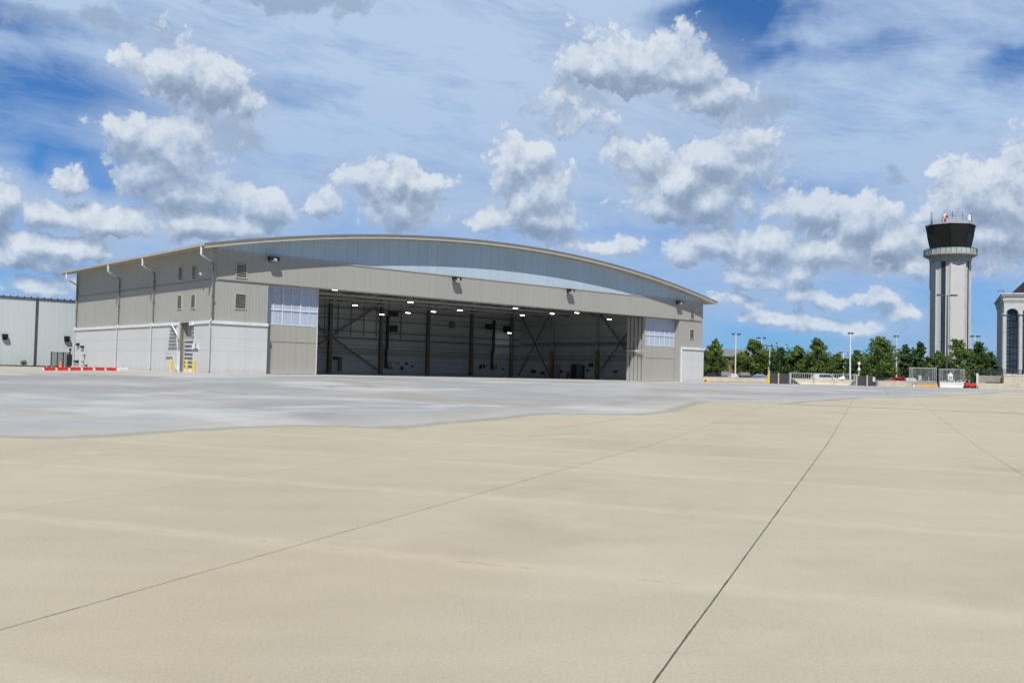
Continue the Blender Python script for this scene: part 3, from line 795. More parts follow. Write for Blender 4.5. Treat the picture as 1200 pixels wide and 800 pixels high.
for px in (41.6, -40):
    s = whs(px, 400)[0]; MB().box(s - .13, s + .13, -.1, -.003, 0, ht - .003).build('downpipe', 'dark_trim', wh)
MB().box(-30, 26, -.06, -.003, 0, .18).build('plinth', 'conc', wh)
wl = thing('wall_lamp', 'x', 'wall lamp', (0, 0, 0), ROT, 'wall lamps on the pale warehouse')
MB().box(-.28, .28, -.45, 0, -.12, .28).prism([(-.45, -.12), (0, -.12), (0, -.4), (-.2, -.4)], 'x', -.24, .24).build('lamp_head', 'black', wl)
MB().box(-.2, .2, -.4, -.1, -.16, -.13).build('lens', 'lampglass', wl)
st_ = {}
for px, py, lab in ((5.3, 394, 'dark wall lamp on the pale warehouse at the left edge of the picture'), (77.8, 396.5, 'dark wall lamp on the pale warehouse above the black gate')):
    s, z = whs(px, py); place(wl, st_, A_ + T * s + NF * .005 + Vector((0, 0, z)), ROT, lab)
# grass verge at its foot
q = [A_ + T * s + NF * n for s, n in ((-30, .06), (16, .06), (16, 2.6), (-30, 2.6))]
drape('grass_verge', [(p.x, p.y) for p in q], .03, MAT['grass'])
mb = MB(); 
for i in range(2600):
    s = random.uniform(-20, 15); n = random.uniform(.2, 2.5); P = A_ + T * s + NF * n; P.z = FLOOR + .03
    a = random.uniform(0, 6.28); h = random.uniform(.08, .22); dx, dy = math.cos(a) * .03, math.sin(a) * .03
    mb.add([(P.x - dx, P.y - dy, P.z), (P.x + dx, P.y + dy, P.z), (P.x + random.uniform(-.05, .05), P.y, P.z + h)], [(0, 1, 2)])
tag(mb.build('grass', 'leaf_dark', fix=False), 'short green grass along the foot of the pale warehouse', 'grass', kind='stuff')
# small shrub at the warehouse wall
def leafball(mb, c, r, n, ls, flat=.8):
    for _ in range(n):
        while True:
            d = Vector((random.gauss(0, 1), random.gauss(0, 1), random.gauss(0, 1)))
            if d.length > .01: break
        d.normalize(); rr = r * random.uniform(.55, 1.08)
        p = Vector(c) + Vector((d.x * rr, d.y * rr, d.z * rr * flat))
        nrm = (d + Vector((random.uniform(-.9, .9), random.uniform(-.9, .9), random.uniform(-.3, 1.0)))).normalized()
        x = nrm.orthogonal().normalized(); y = nrm.cross(x)
        t = random.uniform(0, 6.28); x, y = x * math.cos(t) + y * math.sin(t), y * math.cos(t) - x * math.sin(t)
        l = ls * random.uniform(.6, 1.3)
        mb.add([p - x * l, p - y * l * .55, p + x * l, p + y * l * .55], [(0, 1, 2, 3)])
P = A_ + T * whs(24, 430)[0] + NF * 1.2
sh = thing('shrub', 'small brownish shrub on the grass at the foot of the warehouse wall', 'shrub', P)
mb = MB(); leafball(mb, (0, 0, .45), .38, 260, .07); mb.build('foliage', 'leaf_yellow', sh, fix=False)
MB().tube((0, 0, 0), (0, 0, .4), .04, .02).build('stem', 'bark', sh)

# black gate between the buildings
GY = 103.
g0 = at(59.6, 431, GY); g0.z = FLOOR; g1 = at(80.5, 431, GY + 3); g1.z = FLOOR
gt = thing('metal_gate', 'black metal mesh gate between the pale warehouse and the hangar corner', 'gate', g0, math.atan2(g1.y - g0.y, g1.x - g0.x))
W = (g1 - g0).length; mb = MB()
for i in range(4):
    x = W * i / 3; mb.box(x - .045, x + .045, -.04, .04, 0, 1.72)
mb.build('post', 'blackgate', gt)
mb = MB()
for z in (.08, 1.66): mb.bar((0, 0, z), (W, 0, z), .06)
mb.build('rail', 'blackgate', gt)
mb = MB(); x = .1
while x < W: mb.box(x - .012, x + .012, -.012, .012, .1, 1.65); x += .12
z = .2
while z < 1.65: mb.box(0, W, -.008, .008, z - .008, z + .008); z += .18
mb.build('mesh_infill', 'blackgate', gt)
tp = at(81.5, 431, 101); tp.z = FLOOR
ut = thing('utility_post', 'dark post with a black box at the rear corner of the hangar beside the gate', 'post', tp)
MB().tube((0, 0, 0), (0, 0, 1.85), .07).build('pole', 'blackgate', ut)
MB().box(-.3, .2, -.15, .1, .25, 1.45).build('cabinet', 'black', ut, bevel=.02)
MB().lathe([(.05, 1.85), (.12, 1.9), (.12, 2.05), (.03, 2.12)], 10).build('cap', 'black', ut)
# cone
cn = thing('traffic_cone', 'small orange traffic cone in front of the black gate', 'cone', gnd(70, 434.3) if False else (on(70.2, 94)))
MB().lathe([(.17, .03), (.03, .7), (.02, .71)], 14).build('cone_body', 'orange', cn)
MB().box(-.22, .22, -.22, .22, 0, .029).build('cone_base', 'orange', cn)

# low red barricades lying along the apron edge
bc = thing('barricade', 'x', 'barricade', (0, 0, 0), 0, 'low red barricades beside the hangar')
bd = MB().prism([(-.13, 0), (.13, 0), (.1, .2), (.05, .27), (-.05, .27), (-.1, .2)], 'x', -1.0, 1.0).build('barricade_body', 'red', bc)
MB().prism([(-.12, 0), (.12, 0), (.09, .21), (-.09, .21)], 'x', -1.02, -1.05).prism([(-.12, 0), (.12, 0), (.09, .21), (-.09, .21)], 'x', 1.02, 1.05).build('end_cap', 'whitep', bc)
MB().box(-.5, -.38, -.03, .03, .27, .34).box(.38, .5, -.03, .03, .27, .34).build('barricade_light', 'lampglass', bc)
a0, a1 = gnd(50, 433.6), gnd(146, 434.6); st_ = {}
a0 = on(50, 76); a1 = on(146, 83)
dirv = (a1 - a0); nb = max(3, int(dirv.length / 1.55)); ang = math.atan2(dirv.y, dirv.x)
labs = ['red barricade at the far left end of the row, nearest the grass', 'red barricade second from the left end of the row, before the black gate',
        'red barricade third from the left, below the pipe fittings on the hangar wall', 'red barricade in the middle of the row, right of the pipe fittings',
        'red barricade third from the right end of the row', 'red barricade second from the right end of the row', 'red barricade next to the white one at the right end']
nb = 7
for i in range(nb - 1):
    t = (i + .45) / (nb - .3); p = a0 + dirv * t
    q = place(bc, st_, (p.x, p.y, zg(p.y)), ang + random.uniform(-.12, .12), labs[i if i < 5 else i])
    q.scale = (dirv.length / nb / 2.3, 1, 1)
wb = thing('barricade', 'white low barricade at the right end of the red row', 'barricade', (0, 0, 0), ang + .1)
MB().prism([(-.13, 0), (.13, 0), (.1, .2), (.05, .27), (-.05, .27), (-.1, .2)], 'x', -.5, .5).build('barricade_body', 'whitep', wb)
MB().box(-.2, .2, -.03, .03, .27, .31).build('carry_handle', 'grey_box', wb)
p = a0 + dirv * .97; wb.location = (p.x, p.y, zg(p.y))

# ------------------------------------------------------------------ control tower
TY = 200.
tc = at(1112.2, 450, TY); tc.z = FLOOR
tw = thing('control_tower', 'tall pale concrete airport control tower with a flared black glass cab', 'control tower', tc)
def tz(py): return at(1112, py, TY).z - FLOOR
zs, zb0, zb1, zc0, zc1 = tz(301.5), tz(301), tz(293.5), tz(292), tz(265.5)
def ang_to(p): return math.atan2(p.x, p.y)
view = ang_to(tc)                      # bearing of the tower
# facet centres: bearing of outward normal relative to the line back to camera
def fdir(th):                          # th>0 turns to the picture's right
    back = Vector((-math.sin(view), -math.cos(view), 0)); right = Vector((math.cos(view), -math.sin(view), 0))
    return back * math.cos(th) + right * math.sin(th)
ph0 = math.atan2(fdir(R(-20.6)).y, fdir(R(-20.6)).x) + math.pi / 8
RO = 3.95 / math.cos(math.pi / 8)
tw.scale = (.905, .905, 1)
MB().lathe([(RO, 0), (RO, zs)], 8, ph=ph0).build('shaft', 'tower_conc', tw)
for th in (-20.6, 69.4, 159.4, 249.4):
    n = fdir(R(th)); x = Vector((-n.y, n.x, 0)); c = n * 3.95; hw = .50; ztop = tz(308)
    poly = [(-hw, 1.5), (hw, 1.5), (hw, ztop)] + [(hw * math.cos(a), ztop + hw * math.sin(a)) for a in [math.pi * k / 8 for k in range(1, 8)]] + [(-hw, ztop)]
    v = [c + n * .03 + x * u + Vector((0, 0, w)) for u, w in poly]; v2 = [p - n * .2 for p in v]
    k = len(v); f = [tuple(range(k))] + [(i, (i + 1) % k, k + (i + 1) % k, k + i) for i in range(k)]
    wd = MB().add(v + v2, f).build('slit_window', 'glass_blue', tw)
    mb = MB(); z = 2.5
    while z < ztop: mb.bar(c + n * .06 - x * hw + Vector((0, 0, z)), c + n * .06 + x * hw + Vector((0, 0, z)), .04, .10); z += 1.0
    mb.bar(c + n * .05 + Vector((0, 0, 1.5)), c + n * .05 + Vector((0, 0, ztop)), .05, .07)
    mb.build('window_frame', 'dark_trim', wd)
    mb = MB()
    for sgn in (-1, 1): mb.bar(c + n * .05 + x * sgn * (hw + .09) + Vector((0, 0, 1.4)), c + n * .05 + x * sgn * (hw + .09) + Vector((0, 0, ztop)), .12, .10)
    mb.build('window_surround', 'stone', wd)
# vertical ribs at the corners
mb = MB()
for k in range(8):
    a = ph0 + k * math.pi / 4; mb.tube((RO * math.cos(a), RO * math.sin(a), 0), (RO * math.cos(a), RO * math.sin(a), zs - .02), .14, n=8)
mb.build('corner_rib', 'stone', tw)
MB().lathe([(RO + .1, zs - 1.2), (RO + .35, zs - .2), (5.5, zb0), (5.75, zb0 + .1), (5.75, zb0 + .32), (RO, zb0 + .34)], 16, ph=ph0).build('balcony', 'tower_grey', tw)
MB().lathe([(5.66, zb0 + .35), (5.66, zb1), (5.60, zb1), (5.60, zb0 + .35)], 16, ph=ph0).build('balcony_parapet', 'glass_green', tw)
mb = MB()
for k in range(32):
    a = ph0 + k * math.pi / 16; r_ = 5.7 * (1 if k % 2 == 0 else math.cos(math.pi / 16)); mb.bar((r_ * math.cos(a), r_ * math.sin(a), zb0 + .3), (r_ * math.cos(a), r_ * math.sin(a), zb1 + .12), .07)
for k in range(16):
    a, b = ph0 + k * math.pi / 8, ph0 + (k + 1) * math.pi / 8; mb.bar((5.7 * math.cos(a), 5.7 * math.sin(a), zb1 + .1), (5.7 * math.cos(b), 5.7 * math.sin(b), zb1 + .1), .07)
mb.build('railing', 'dark_trim', tw)
MB().lathe([(4.2, zb0 + .3), (4.2, zc0 + .1)], 8, ph=ph0).build('cab_base', 'tower_grey', tw)
r0c, r1c = 4.25, 5.35
zm = zc0 + (zc1 - zc0) * .62; rm = r0c + (r1c - r0c) * .62
MB().lathe([(r0c, zc0 + .1), (rm, zm)], 8, ph=ph0).build('cab_glass', 'glass_dark', tw)
MB().lathe([(rm + .03, zm + .02), (r1c, zc1)], 8, ph=ph0).build('cab_band', 'black', tw)
for k in range(8):
    a = ph0 + k * math.pi / 4; mb = MB(); mb.bar(((r0c + .03) * math.cos(a), (r0c + .03) * math.sin(a), zc0 + .1), ((rm + .03) * math.cos(a), (rm + .03) * math.sin(a), zm), .16); mb.build('cab_mullion', 'black', tw)
MB().lathe([(r1c + .12, zc1 + .01), (r1c + .15, zc1 + .3), (r1c - .6, zc1 + .42)], 8, ph=ph0).build('cab_roof', 'grey_box', tw)
zr = zc1 + .42
def tp_(px, dy=0.): return (px - 1112.2) / 1118 * TY, dy
def whip(px, ytop, dy=0., r_=.075):
    x, y = tp_(px, dy); MB().tube((x, y, zr - .1), (x, y, tz(ytop)), r_, r_ * .6, 6).tube((x, y, zr - .1), (x, y, zr + .7), .1, n=6).build('antenna', 'dark_trim', tw)
for a in ((1085.6, 249, -.5), (1090.6, 248.5, 1), (1096, 255, -2), (1114.6, 247.5, 0, .08), (1130.5, 247, 1), (1141, 249, .5), (1118, 256, -1)): whip(*a)
x, y = tp_(1103.2); z = tz(255)
MB().lathe([(.05, -.75), (.42, -.45), (.6, 0), (.42, .45), (.05, .6)], 12, (x, y - 1, z)).build('radar_dome', 'whitep', tw, smooth=True)
MB().lathe([(.3, -.3), (.38, 0), (.25, .3), (.05, .4)], 10, (x + .05, y - 1.45, z + .05)).tube((x - .1, y - 1, zr), (x - .1, y - 1, z - .5), .25).build('beacon', 'red', tw)
x, y = tp_(1133.6); MB().lathe([(.42, zr + .8), (.42, zr + 1.9), (.2, zr + 2.0)], 12, (x, y - 1, 0)).tube((x, y - 1, zr - .1), (x, y - 1, zr + .8), .12).build('white_drum_antenna', 'whitep', tw)
mb = MB(); ring = [(2.2 * math.cos(a) + .5, 1.6 * math.sin(a) - .8) for a in [2 * math.pi * k / 12 for k in range(12)]]
for k in range(12):
    (xa, ya), (xb, yb) = ring[k], ring[(k + 1) % 12]
    for h in (.55, 1.1): mb.bar((xa, ya, zr + h), (xb, yb, zr + h), .07)
    mb.bar((xa, ya, zr - .05), (xa, ya, zr + 1.1), .06)
mb.build('roof_railing', 'steel_light', tw)
x, y = tp_(1114.6); MB().bar((x - .7, 0, tz(252.5)), (x + .7, 0, tz(252.5)), .06).bar((x - .4, 0, tz(250)), (x + .4, 0, tz(250)), .05).build('antenna_crossarm', 'dark_trim', tw)

# ------------------------------------------------------------------ terminal building at the right edge
BY = 190.
bo = at(1176, 450, BY); bo.z = FLOOR
tb = thing('terminal_building', 'pale stone terminal with tall arched windows at the right edge', 'building', bo, -.42)
sc = BY / 1118
def bx_(px): return (px - 1172) * sc
def bz(py): return at(1180, py, BY).z - FLOOR
zt_, zspr, zbot = bz(344), bz(368), bz(437)
hw, bay = 5.9 * sc, 16.6 * sc
x0 = bx_(1180.6)
nbay = 4; wid = x0 + (nbay - 1) * bay + hw + 1.2
# front wall with arched openings: piers and arch heads
mb = MB()
edges = [0.] + sum([[x0 + i * bay - hw, x0 + i * bay + hw] for i in range(nbay)], []) + [wid]
for i in range(0, len(edges), 2): mb.box(edges[i], edges[i + 1], 0, .8, 0, zspr)
for i in range(nbay):
    c = x0 + i * bay; l = (c - bay / 2) if i else 0.; r_ = (c + bay / 2) if i < nbay - 1 else wid
    arc = [(c + hw * math.cos(a), zspr + hw * math.sin(a)) for a in [math.pi * k / 14 for k in range(15)]]
    zt2 = bz(354)
    for k in range(14):
        (xa, za), (xb, zb) = arc[k], arc[k + 1]
        mb.prism([(xa, za), (xa, zt2), (xb, zt2), (xb, zb)], 'y', 0, .8)
    mb.prism([(c + hw, zspr), (r_, zspr), (r_, zt2), (c + hw, zt2)], 'y', 0, .8); mb.prism([(l, zspr), (c - hw, zspr), (c - hw, zt2), (l, zt2)], 'y', 0, .8)
    mb.box(c - hw, c + hw, 0, .8, 0, zbot)
mb.build('front_wall', 'stone', tb)
MB().box(0, .8, .8, 25, 0, bz(354)).box(wid - .5, wid, .8, 25, 0, bz(354)).box(.8, wid - .5, 24, 25, 0, bz(354)).build('wall', 'stone', tb)
mb = MB(); z = 1.
while z < zspr: mb.box(-.03, .9, -.03, -.003, z, z + .06); mb.box(-.03, -.003, -.003, 3, z, z + .06); z += .75
mb.build('rustication', 'tower_grey', tb)
mb = MB()
for k, (o_, za, zb) in enumerate(((.1, 354, 352), (.2, 352, 347.5), (.4, 347.5, 345.5), (.55, 345.5, 343.5))):
    mb.box(-o_, wid + o_, -o_, 25 + o_, bz(za) + .004 * k, bz(zb))
mb.build('cornice', 'stone', tb)
for i in range(nbay):
    c = x0 + i * bay
    poly = [(c - hw, zbot), (c + hw, zbot)] + [(c + hw * math.cos(a), zspr + hw * math.sin(a)) for a in [math.pi * k / 14 for k in range(15)]]
    wd = MB().prism(poly, 'y', .45, .55).build('arched_window', 'glass_blue', tb)
    mb = MB()
    for u in (-.36, .36): mb.box(c + u * hw * 1.0 - .035, c + u * hw + .035, .38, .44, zbot, zspr)
    z = zbot
    while z < zspr + .1: mb.box(c - hw, c + hw, .37, .43, z - .03, z + .03); z += (zspr - zbot) / 9
    for k in range(1, 5):
        a = math.pi * k / 5; mb.bar((c, .4, zspr), (c + hw * math.cos(a), .4, zspr + hw * math.sin(a)), .05)
    mb.build('mullion', 'black', wd)
    mb = MB()
    for k in range(14):
        a, b = math.pi * k / 14, math.pi * (k + 1) / 14; q = hw + .18
        mb.bar((c + q * math.cos(a), -.06, zspr + q * math.sin(a)), (c + q * math.cos(b), -.06, zspr + q * math.sin(b)), .12, .3, up=(0, 1, 0))
    mb.build('arch_moulding', 'stone', wd)
for x in [x0 - bay / 2 - .05] + [x0 + i * bay + bay / 2 for i in range(nbay - 1)]:
    pl = MB().tube((x, -.12, .4), (x, -.12, zspr - .5), .33, n=14).build('column', 'stone', tb, smooth=False)
    MB().lathe([(.34, zspr - .5), (.42, zspr - .3), (.55, zspr - .1), (.55, zspr + .1)], 10, (x, -.12, 0)).build('capital', 'stone', pl)
    MB().box(x - .45, x + .45, -.55, -.003, 0, .4).build('pedestal', 'stone', pl)
MB().add([(bx_(1180), 2, bz(343)), (wid + 8, 3, bz(343)), (wid + 8, 22, bz(343)), (bx_(1180), 22, bz(343)), (bx_(1196), 6, bz(326)), (wid + 4, 12, bz(327))],
         [(0, 1, 5, 4), (1, 2, 5), (2, 3, 4, 5), (3, 0, 4), (0, 3, 2, 1)]).build('roof', 'black', tb)
MB().path([(0, 0, bz(343)), (-.3, -.3, bz(340.5)), (-1.0, -.6, bz(341)), (-1.3, -.7, bz(342.5))], .07).build('roof_light_arm', 'dark_trim', tb)

# ------------------------------------------------------------------ concrete walls and barriers on the far side of the apron
def wall_seg(name, label, cat, px0, px1, Y0, Y1, h, th, mat, prof=None, group=None, z0=0.):
    a = on(px0, Y0); b = on(px1, Y1); d = b - a; l = math.hypot(d.x, d.y)
    o = thing(name, label, cat, (a.x, a.y, FLOOR + z0), math.atan2(d.y, d.x), group)
    return o, l
def jersey(h=.8, w=.6): return [(-w / 2, 0), (w / 2, 0), (w / 2, .09), (w * .25, .3), (w * .17, h), (-w * .17, h), (-w * .25, .3), (-w / 2, .09)]
o, l = wall_seg('low_wall', 'long low beige concrete wall running from the hangar to the black panels', 'wall', 824, 899, 150, 150, .74, .4, 'conc')
MB().box(0, l, -.2, .2, 0, .72).build('wall_body', 'conc', o); MB().box(0, l, -.23, .23, .723, .78).build('coping', 'conc_white', o)
MB().box(0, l, -.26, -.203, 0, .1).build('kerb', 'conc_dark', o)
o, l = wall_seg('low_wall', 'plain beige concrete wall between the right black panels and the mesh fence', 'wall', 1028, 1067, 137, 139, .8, .4, 'conc')
MB().box(0, l, -.2, .2, 0, .76).build('wall_body', 'conc', o); MB().box(0, l, -.23, .23, .763, .82).build('coping', 'conc_white', o)
o, l = wall_seg('low_wall', 'long low beige wall with a step at the lower right, right of the red cart', 'wall', 1143, 1225, 141, 140, .95, .4, 'conc')
MB().box(0, l * .6, -.2, .25, 0, .82).box(l * .6 + .002, l, -.25, .2, 0, .86).build('wall_body', 'conc', o); MB().box(0, l, -1.2, -.6, 0, .22).build('kerb', 'conc', o)
o, l = wall_seg('retaining_wall', 'taller pale retaining wall in front of the terminal columns', 'wall', 1175.5, 1225, 152, 152, 2.3, .4, 'conc')
MB().box(0, l, -.2, .4, 0, 2.1).build('wall_body', 'conc', o); MB().box(-.05, l, -.26, .45, 2.103, 2.24).build('coping', 'conc_white', o)
o, l = wall_seg('retaining_wall', 'stained grey retaining wall left of the pale one, below the black railing', 'wall', 1143, 1175.2, 153, 153, 2.3, .4, 'conc_dark')
MB().box(0, l, -.2, .4, 0, 2.05).build('wall_body', 'conc_dark', o); MB().box(l * .35, l * .98, -.4, -.203, .55, 1.0).build('bench_ledge', 'black', o)
MB().box(0, .35, -.3, .45, 0, 2.35).build('end_post', 'conc_white', o)
o, l = wall_seg('railing', 'black railing running along the retaining walls before the terminal', 'railing', 1139, 1225, 154, 154, 1, .1, 'black')
mb = MB()
for h in (2.45, 2.75, 3.05): mb.box(0, l, -.05, .05, h - .06, h + .06)
mb.build('rail', 'blackgate', o); mb = MB(); x = .1
while x < l: mb.box(x - .05, x + .05, -.05, .05, 1.9, 3.1); x += 1.6
mb.build('post', 'blackgate', o)

# black screen panels with timber posts
pn = thing('screen_panel', 'x', 'panel', (0, 0, 0), 0, 'black screen panels on the apron edge')
MB().box(-.6, .6, -.04, .04, .05, 1.4).build('screen', 'mesh_black', pn)
MB().box(-.62, .62, -.06, -.043, 1.34, 1.42).box(-.62, .62, -.06, -.043, .03, .1).box(-.6, -.5, -.3, .3, 0, .05).box(.5, .6, -.3, .3, 0, .05).build('frame', 'dark_trim', pn)
st_ = {}
for px, w_, lab in ((906.5, 9.2, 'black screen panel beside the yellow post, leftmost of the four'), (919, 11.5, 'black screen panel between two timber posts, left of the white railing'),
                    (1010, 9.6, 'black screen panel just right of the long barrier'), (1021.3, 9.6, 'black screen panel carrying a white notice, rightmost of the four')):
    q = place(pn, st_, on(px, 130), 0, lab); q.scale = (w_ / 1118 * 130 / 1.24, 1, 1 if px < 1000 else .95)
nt_o = on(1024, 129.9); nb_ = thing('notice', 'small white notice fixed to the rightmost black screen panel', 'sign', (nt_o.x, 129.85, FLOOR + .62), 0)
MB().box(-.16, .16, -.02, 0, 0, .62).build('notice_board', 'whitep', nb_); MB().box(-.1, .1, -.026, -.022, .38, .5).box(-.1, .1, -.026, -.022, .2, .24).box(-.1, .1, -.026, -.022, .1, .14).build('notice_print', 'dark_trim', nb_)
tpst = thing('timber_post', 'x', 'post', (0, 0, 0), 0, 'timber posts beside the black panels')
MB().box(-.09, .09, -.09, .09, 0, 1.45).build('post', 'wood', tpst, bevel=.02); MB().box(-.11, .11, -.11, .11, 1.453, 1.5).build('post_cap', 'wood', tpst)
st_ = {}
for px, lab in ((912.2, 'timber post between the two left black panels'), (926, 'timber post at the left end of the long barrier'), (1003.5, 'timber post at the right end of the long barrier'), (1016, 'timber post between the two right black panels')):
    place(tpst, st_, on(px, 129.6), 0, lab)
yp = thing('yellow_post', 'yellow painted steel post at the end of the long low wall', 'post', on(900.3, 132))
MB().box(-.16, .16, -.14, .14, 0, 1.25).build('post', 'ygl', yp, bevel=.02); MB().box(-.06, .06, -.06, .06, 1.25, 2.3).build('post_top', 'wood', yp)
yb = thing('yellow_block', 'small yellow block on the ground at the right corner of the hangar', 'block', on(826.5, 133))
MB().prism([(-.5, 0), (.5, 0), (.42, .42), (-.42, .42)], 'y', -.25, .25).build('block_body', 'ygl', yb, bevel=.03); MB().box(-.18, .18, -.27, -.252, .1, .3).build('block_plate', 'dark_trim', yb)

# long barrier with tapered ends and railing behind
a = on(929, 131); b = on(1001, 131)
lb = thing('concrete_barrier', 'long pale concrete barrier with sloping ends below the white railing', 'barrier', a)
l = b.x - a.x
mb = MB()
for k in range(3):
    x0_, x1_ = l * k / 3 + .02, l * (k + 1) / 3 - .02
    e0, e1 = (.9 if k == 0 else 0), (.9 if k == 2 else 0)
    v = []
    for (x, top) in ((x0_, 0), (x0_ + e0 * .0, 0)): pass
    pr = jersey(.78, .6)
    bot = [(x0_ + e0, p[0], p[1]) if p[1] < .05 else (x0_ + e0 * (1 - p[1] / .78), p[0], p[1]) for p in pr]
    bo2 = [(x1_ - e1, p[0], p[1]) if p[1] < .05 else (x1_ - e1 * (1 - p[1] / .78), p[0], p[1]) for p in pr]
    n = len(pr); mb.add(bot + bo2, [tuple(range(n)), tuple(range(2 * n - 1, n - 1, -1))] + [(i, i + n, (i + 1) % n + n, (i + 1) % n) for i in range(n)])
mb.build('barrier_unit', 'conc', lb)
MB().bar((0, .5, 0), (-.1, .5, .8), .12).bar((-.45, 0, .75), (.5, 0, .05), .1).build('end_strut', 'dark_trim', lb)
MB().bar((l + .45, 0, .75), (l - .5, 0, .05), .1).build('end_strut', 'dark_trim', lb)
ra = on(925, 134); rb_ = on(1006, 134)
rl = thing('railing', 'white galvanised railing standing behind the long barrier', 'railing', ra); l = rb_.x - ra.x
mb = MB(); x = 0.
while x <= l: mb.box(x - .025, x + .025, -.025, .025, 0, 1.55); x += .3
mb.build('baluster', 'galv', rl)
mb = MB(); mb.box(0, l, -.04, .04, 1.52, 1.6).box(0, l, -.03, .03, .85, .9); mb.build('rail', 'galv', rl)
mb = MB(); x = 0
while x <= l + .1: mb.box(x - .05, x + .05, -.05, .05, 0, 1.66); x += 3.05
mb.build('post', 'galv', rl)
sb = thing('sign_board', 'blank pale board hung on the white railing', 'sign', on(957, 133.9)); sb.location.z = FLOOR + .85
MB().box(-.34, .34, -.06, -.02, 0, .7).build('board', 'conc_white', sb); MB().box(-.37, .37, -.07, -.062, .68, .74).build('board_edge', 'grey_box', sb)
wt = thing('rubble_bag', 'white lumpy bag slumped on the barrier beside the lamp post', 'bag', on(986.5, 131)); wt.location.z = FLOOR + .78
mb = MB(); mb.lathe([(.38, 0), (.46, .1), (.42, .25), (.28, .38), (.1, .42)], 14); b0 = mb.build('bag_body', 'whitep', wt, smooth=True)
for v in b0.data.vertices: v.co.x *= 1.15 + .15 * math.sin(v.co.y * 9); v.co.y *= .5; v.co.z *= 1 + .25 * math.sin(v.co.x * 6)
MB().tube((.15, 0, .48), (.2, 0, .62), .08, .03).build('bag_neck', 'whitep', wt)

# mesh fence panels on concrete blocks
def fence_panel(px0, px1, Y, label, whitebase, htop):
    a = on(px0, Y); b = on(px1, Y); l = b.x - a.x
    o = thing('fence_panel', label, 'fence', a)
    o['group'] = 'mesh fence panels on concrete blocks'
    MB().prism(jersey(.8, .7), 'x', .02, l - .02).build('concrete_block', 'conc_white' if whitebase else 'conc_dark', o)
    mb = MB()
    for x in (.05, .3, .55, l - .6, l - .3, l - .05): mb.tube((x, .1, .0), (x, .1, htop), .035, n=6)
    mb.build('post', 'galv', o)
    mb = MB(); mb.tube((0, .1, htop), (l, .1, htop), .045, n=6).tube((0, .1, .9), (l, .1, .9), .035, n=6)
    mb.build('rail', 'galv', o)
    mb = MB(); x = 0.; z0, z1 = .9, htop
    step = .2; k = int((l + (z1 - z0)) / step)
    for i in range(k):
        u = i * step
        # two diagonals clipped to the rectangle
        for sg in (1, -1):
            p0 = (max(0, u - (z1 - z0)), z0 + max(0, (z1 - z0) - u) if False else None)
            xa = u; pa = (xa, 0); pb = (xa - (z1 - z0), z1 - z0)
            # clip
            (x1_, y1_), (x2_, y2_) = pa, pb
            if x1_ > l: y1_ += (x1_ - l); x1_ = l
            if x2_ < 0: y2_ += x2_; x2_ = 0
            if y2_ <= y1_: continue
            X1, X2 = (x1_, x2_) if sg == 1 else (l - x1_, l - x2_)
            mb.bar((X1, .1, z0 + y1_), (X2, .1, z0 + y2_), .013)
    mb.build('wire_mesh', 'galv', o)
    return o, l
f1, l1 = fence_panel(1065.5, 1098, 142, 'left mesh fence panel on a dark block with a timber beam at its foot', False, 2.82)
f2, l2 = fence_panel(1100.5, 1131.3, 142, 'right mesh fence panel on a white concrete block beside the red cart', True, 2.72)
MB().box(.75, l1 - .1, -.55, -.36, .0, .42).build('timber_beam', 'timber_orange', f1)
MB().box(.4, .7, -.5, -.36, .0, .3).build('foot_block', 'whitep', f1)
es = thing('warning_sign', 'small white sign with a house shaped outline on the right mesh panel', 'sign', on(1113.5, 141.95)); es.location.z = FLOOR + 1.15
MB().box(-.35, .35, -.04, -.02, 0, .7).prism([(-.5, .7), (.5, .7), (0, 1.1)], 'y', -.04, -.02).build('sign_plate', 'whitep', es)
MB().box(-.2, .2, -.052, -.042, .12, .2).box(-.2, -.12, -.052, -.042, .2, .55).box(.12, .2, -.052, -.042, .2, .55).box(-.06, .08, -.052, -.042, .3, .5).bar((-.28, -.047, .62), (.0, -.047, .95), .01, .07, up=(0, 1, 0)).build('sign_print', 'dark_trim', es)
pp = thing('plastic_bin', 'small cream drum seen through the left mesh panel', 'drum', on(1078, 143.6)); MB().lathe([(.24, 0), (.28, .35), (.24, 1.5), (.2, 1.55)], 12).build('drum_body', 'conc_white', pp); MB().lathe([(.29, 1.55), (.29, 1.62), (.1, 1.68)], 12).build('drum_lid', 'whitep', pp)

# ------------------------------------------------------------------ red cart
rc = thing('tow_cart', 'small red tow tractor parked at the end of the mesh fence', 'cart', on(1137, 141))
MB().prism([(-.75, .22), (.75, .22), (.75, .55), (.35, .68), (-.2, .70), (-.25, .82), (-.75, .80)], 'y', -.45, .45).build('body', 'red', rc, bevel=.03)
for x in (-.48, .48):
    for y in (-.47, .47):
        w_o = MB().tube((x, y - .08, .2), (x, y + .08, .2), .2, n=16).build('wheel', 'rubber', rc)
MB().box(-.45, -.15, -.3, .3, .82, .92).box(-.5, -.42, -.3, .3, .82, 1.15).build('seat', 'black', rc)
MB().tube((.1, 0, .68), (-.05, 0, 1.0), .02).tube((-.1, -.15, 1.0), (-.1, .15, 1.0), .02).build('steering_wheel', 'black', rc)
MB().box(.752, .8, -.4, .4, .25, .4).build('bumper', 'dark_trim', rc)

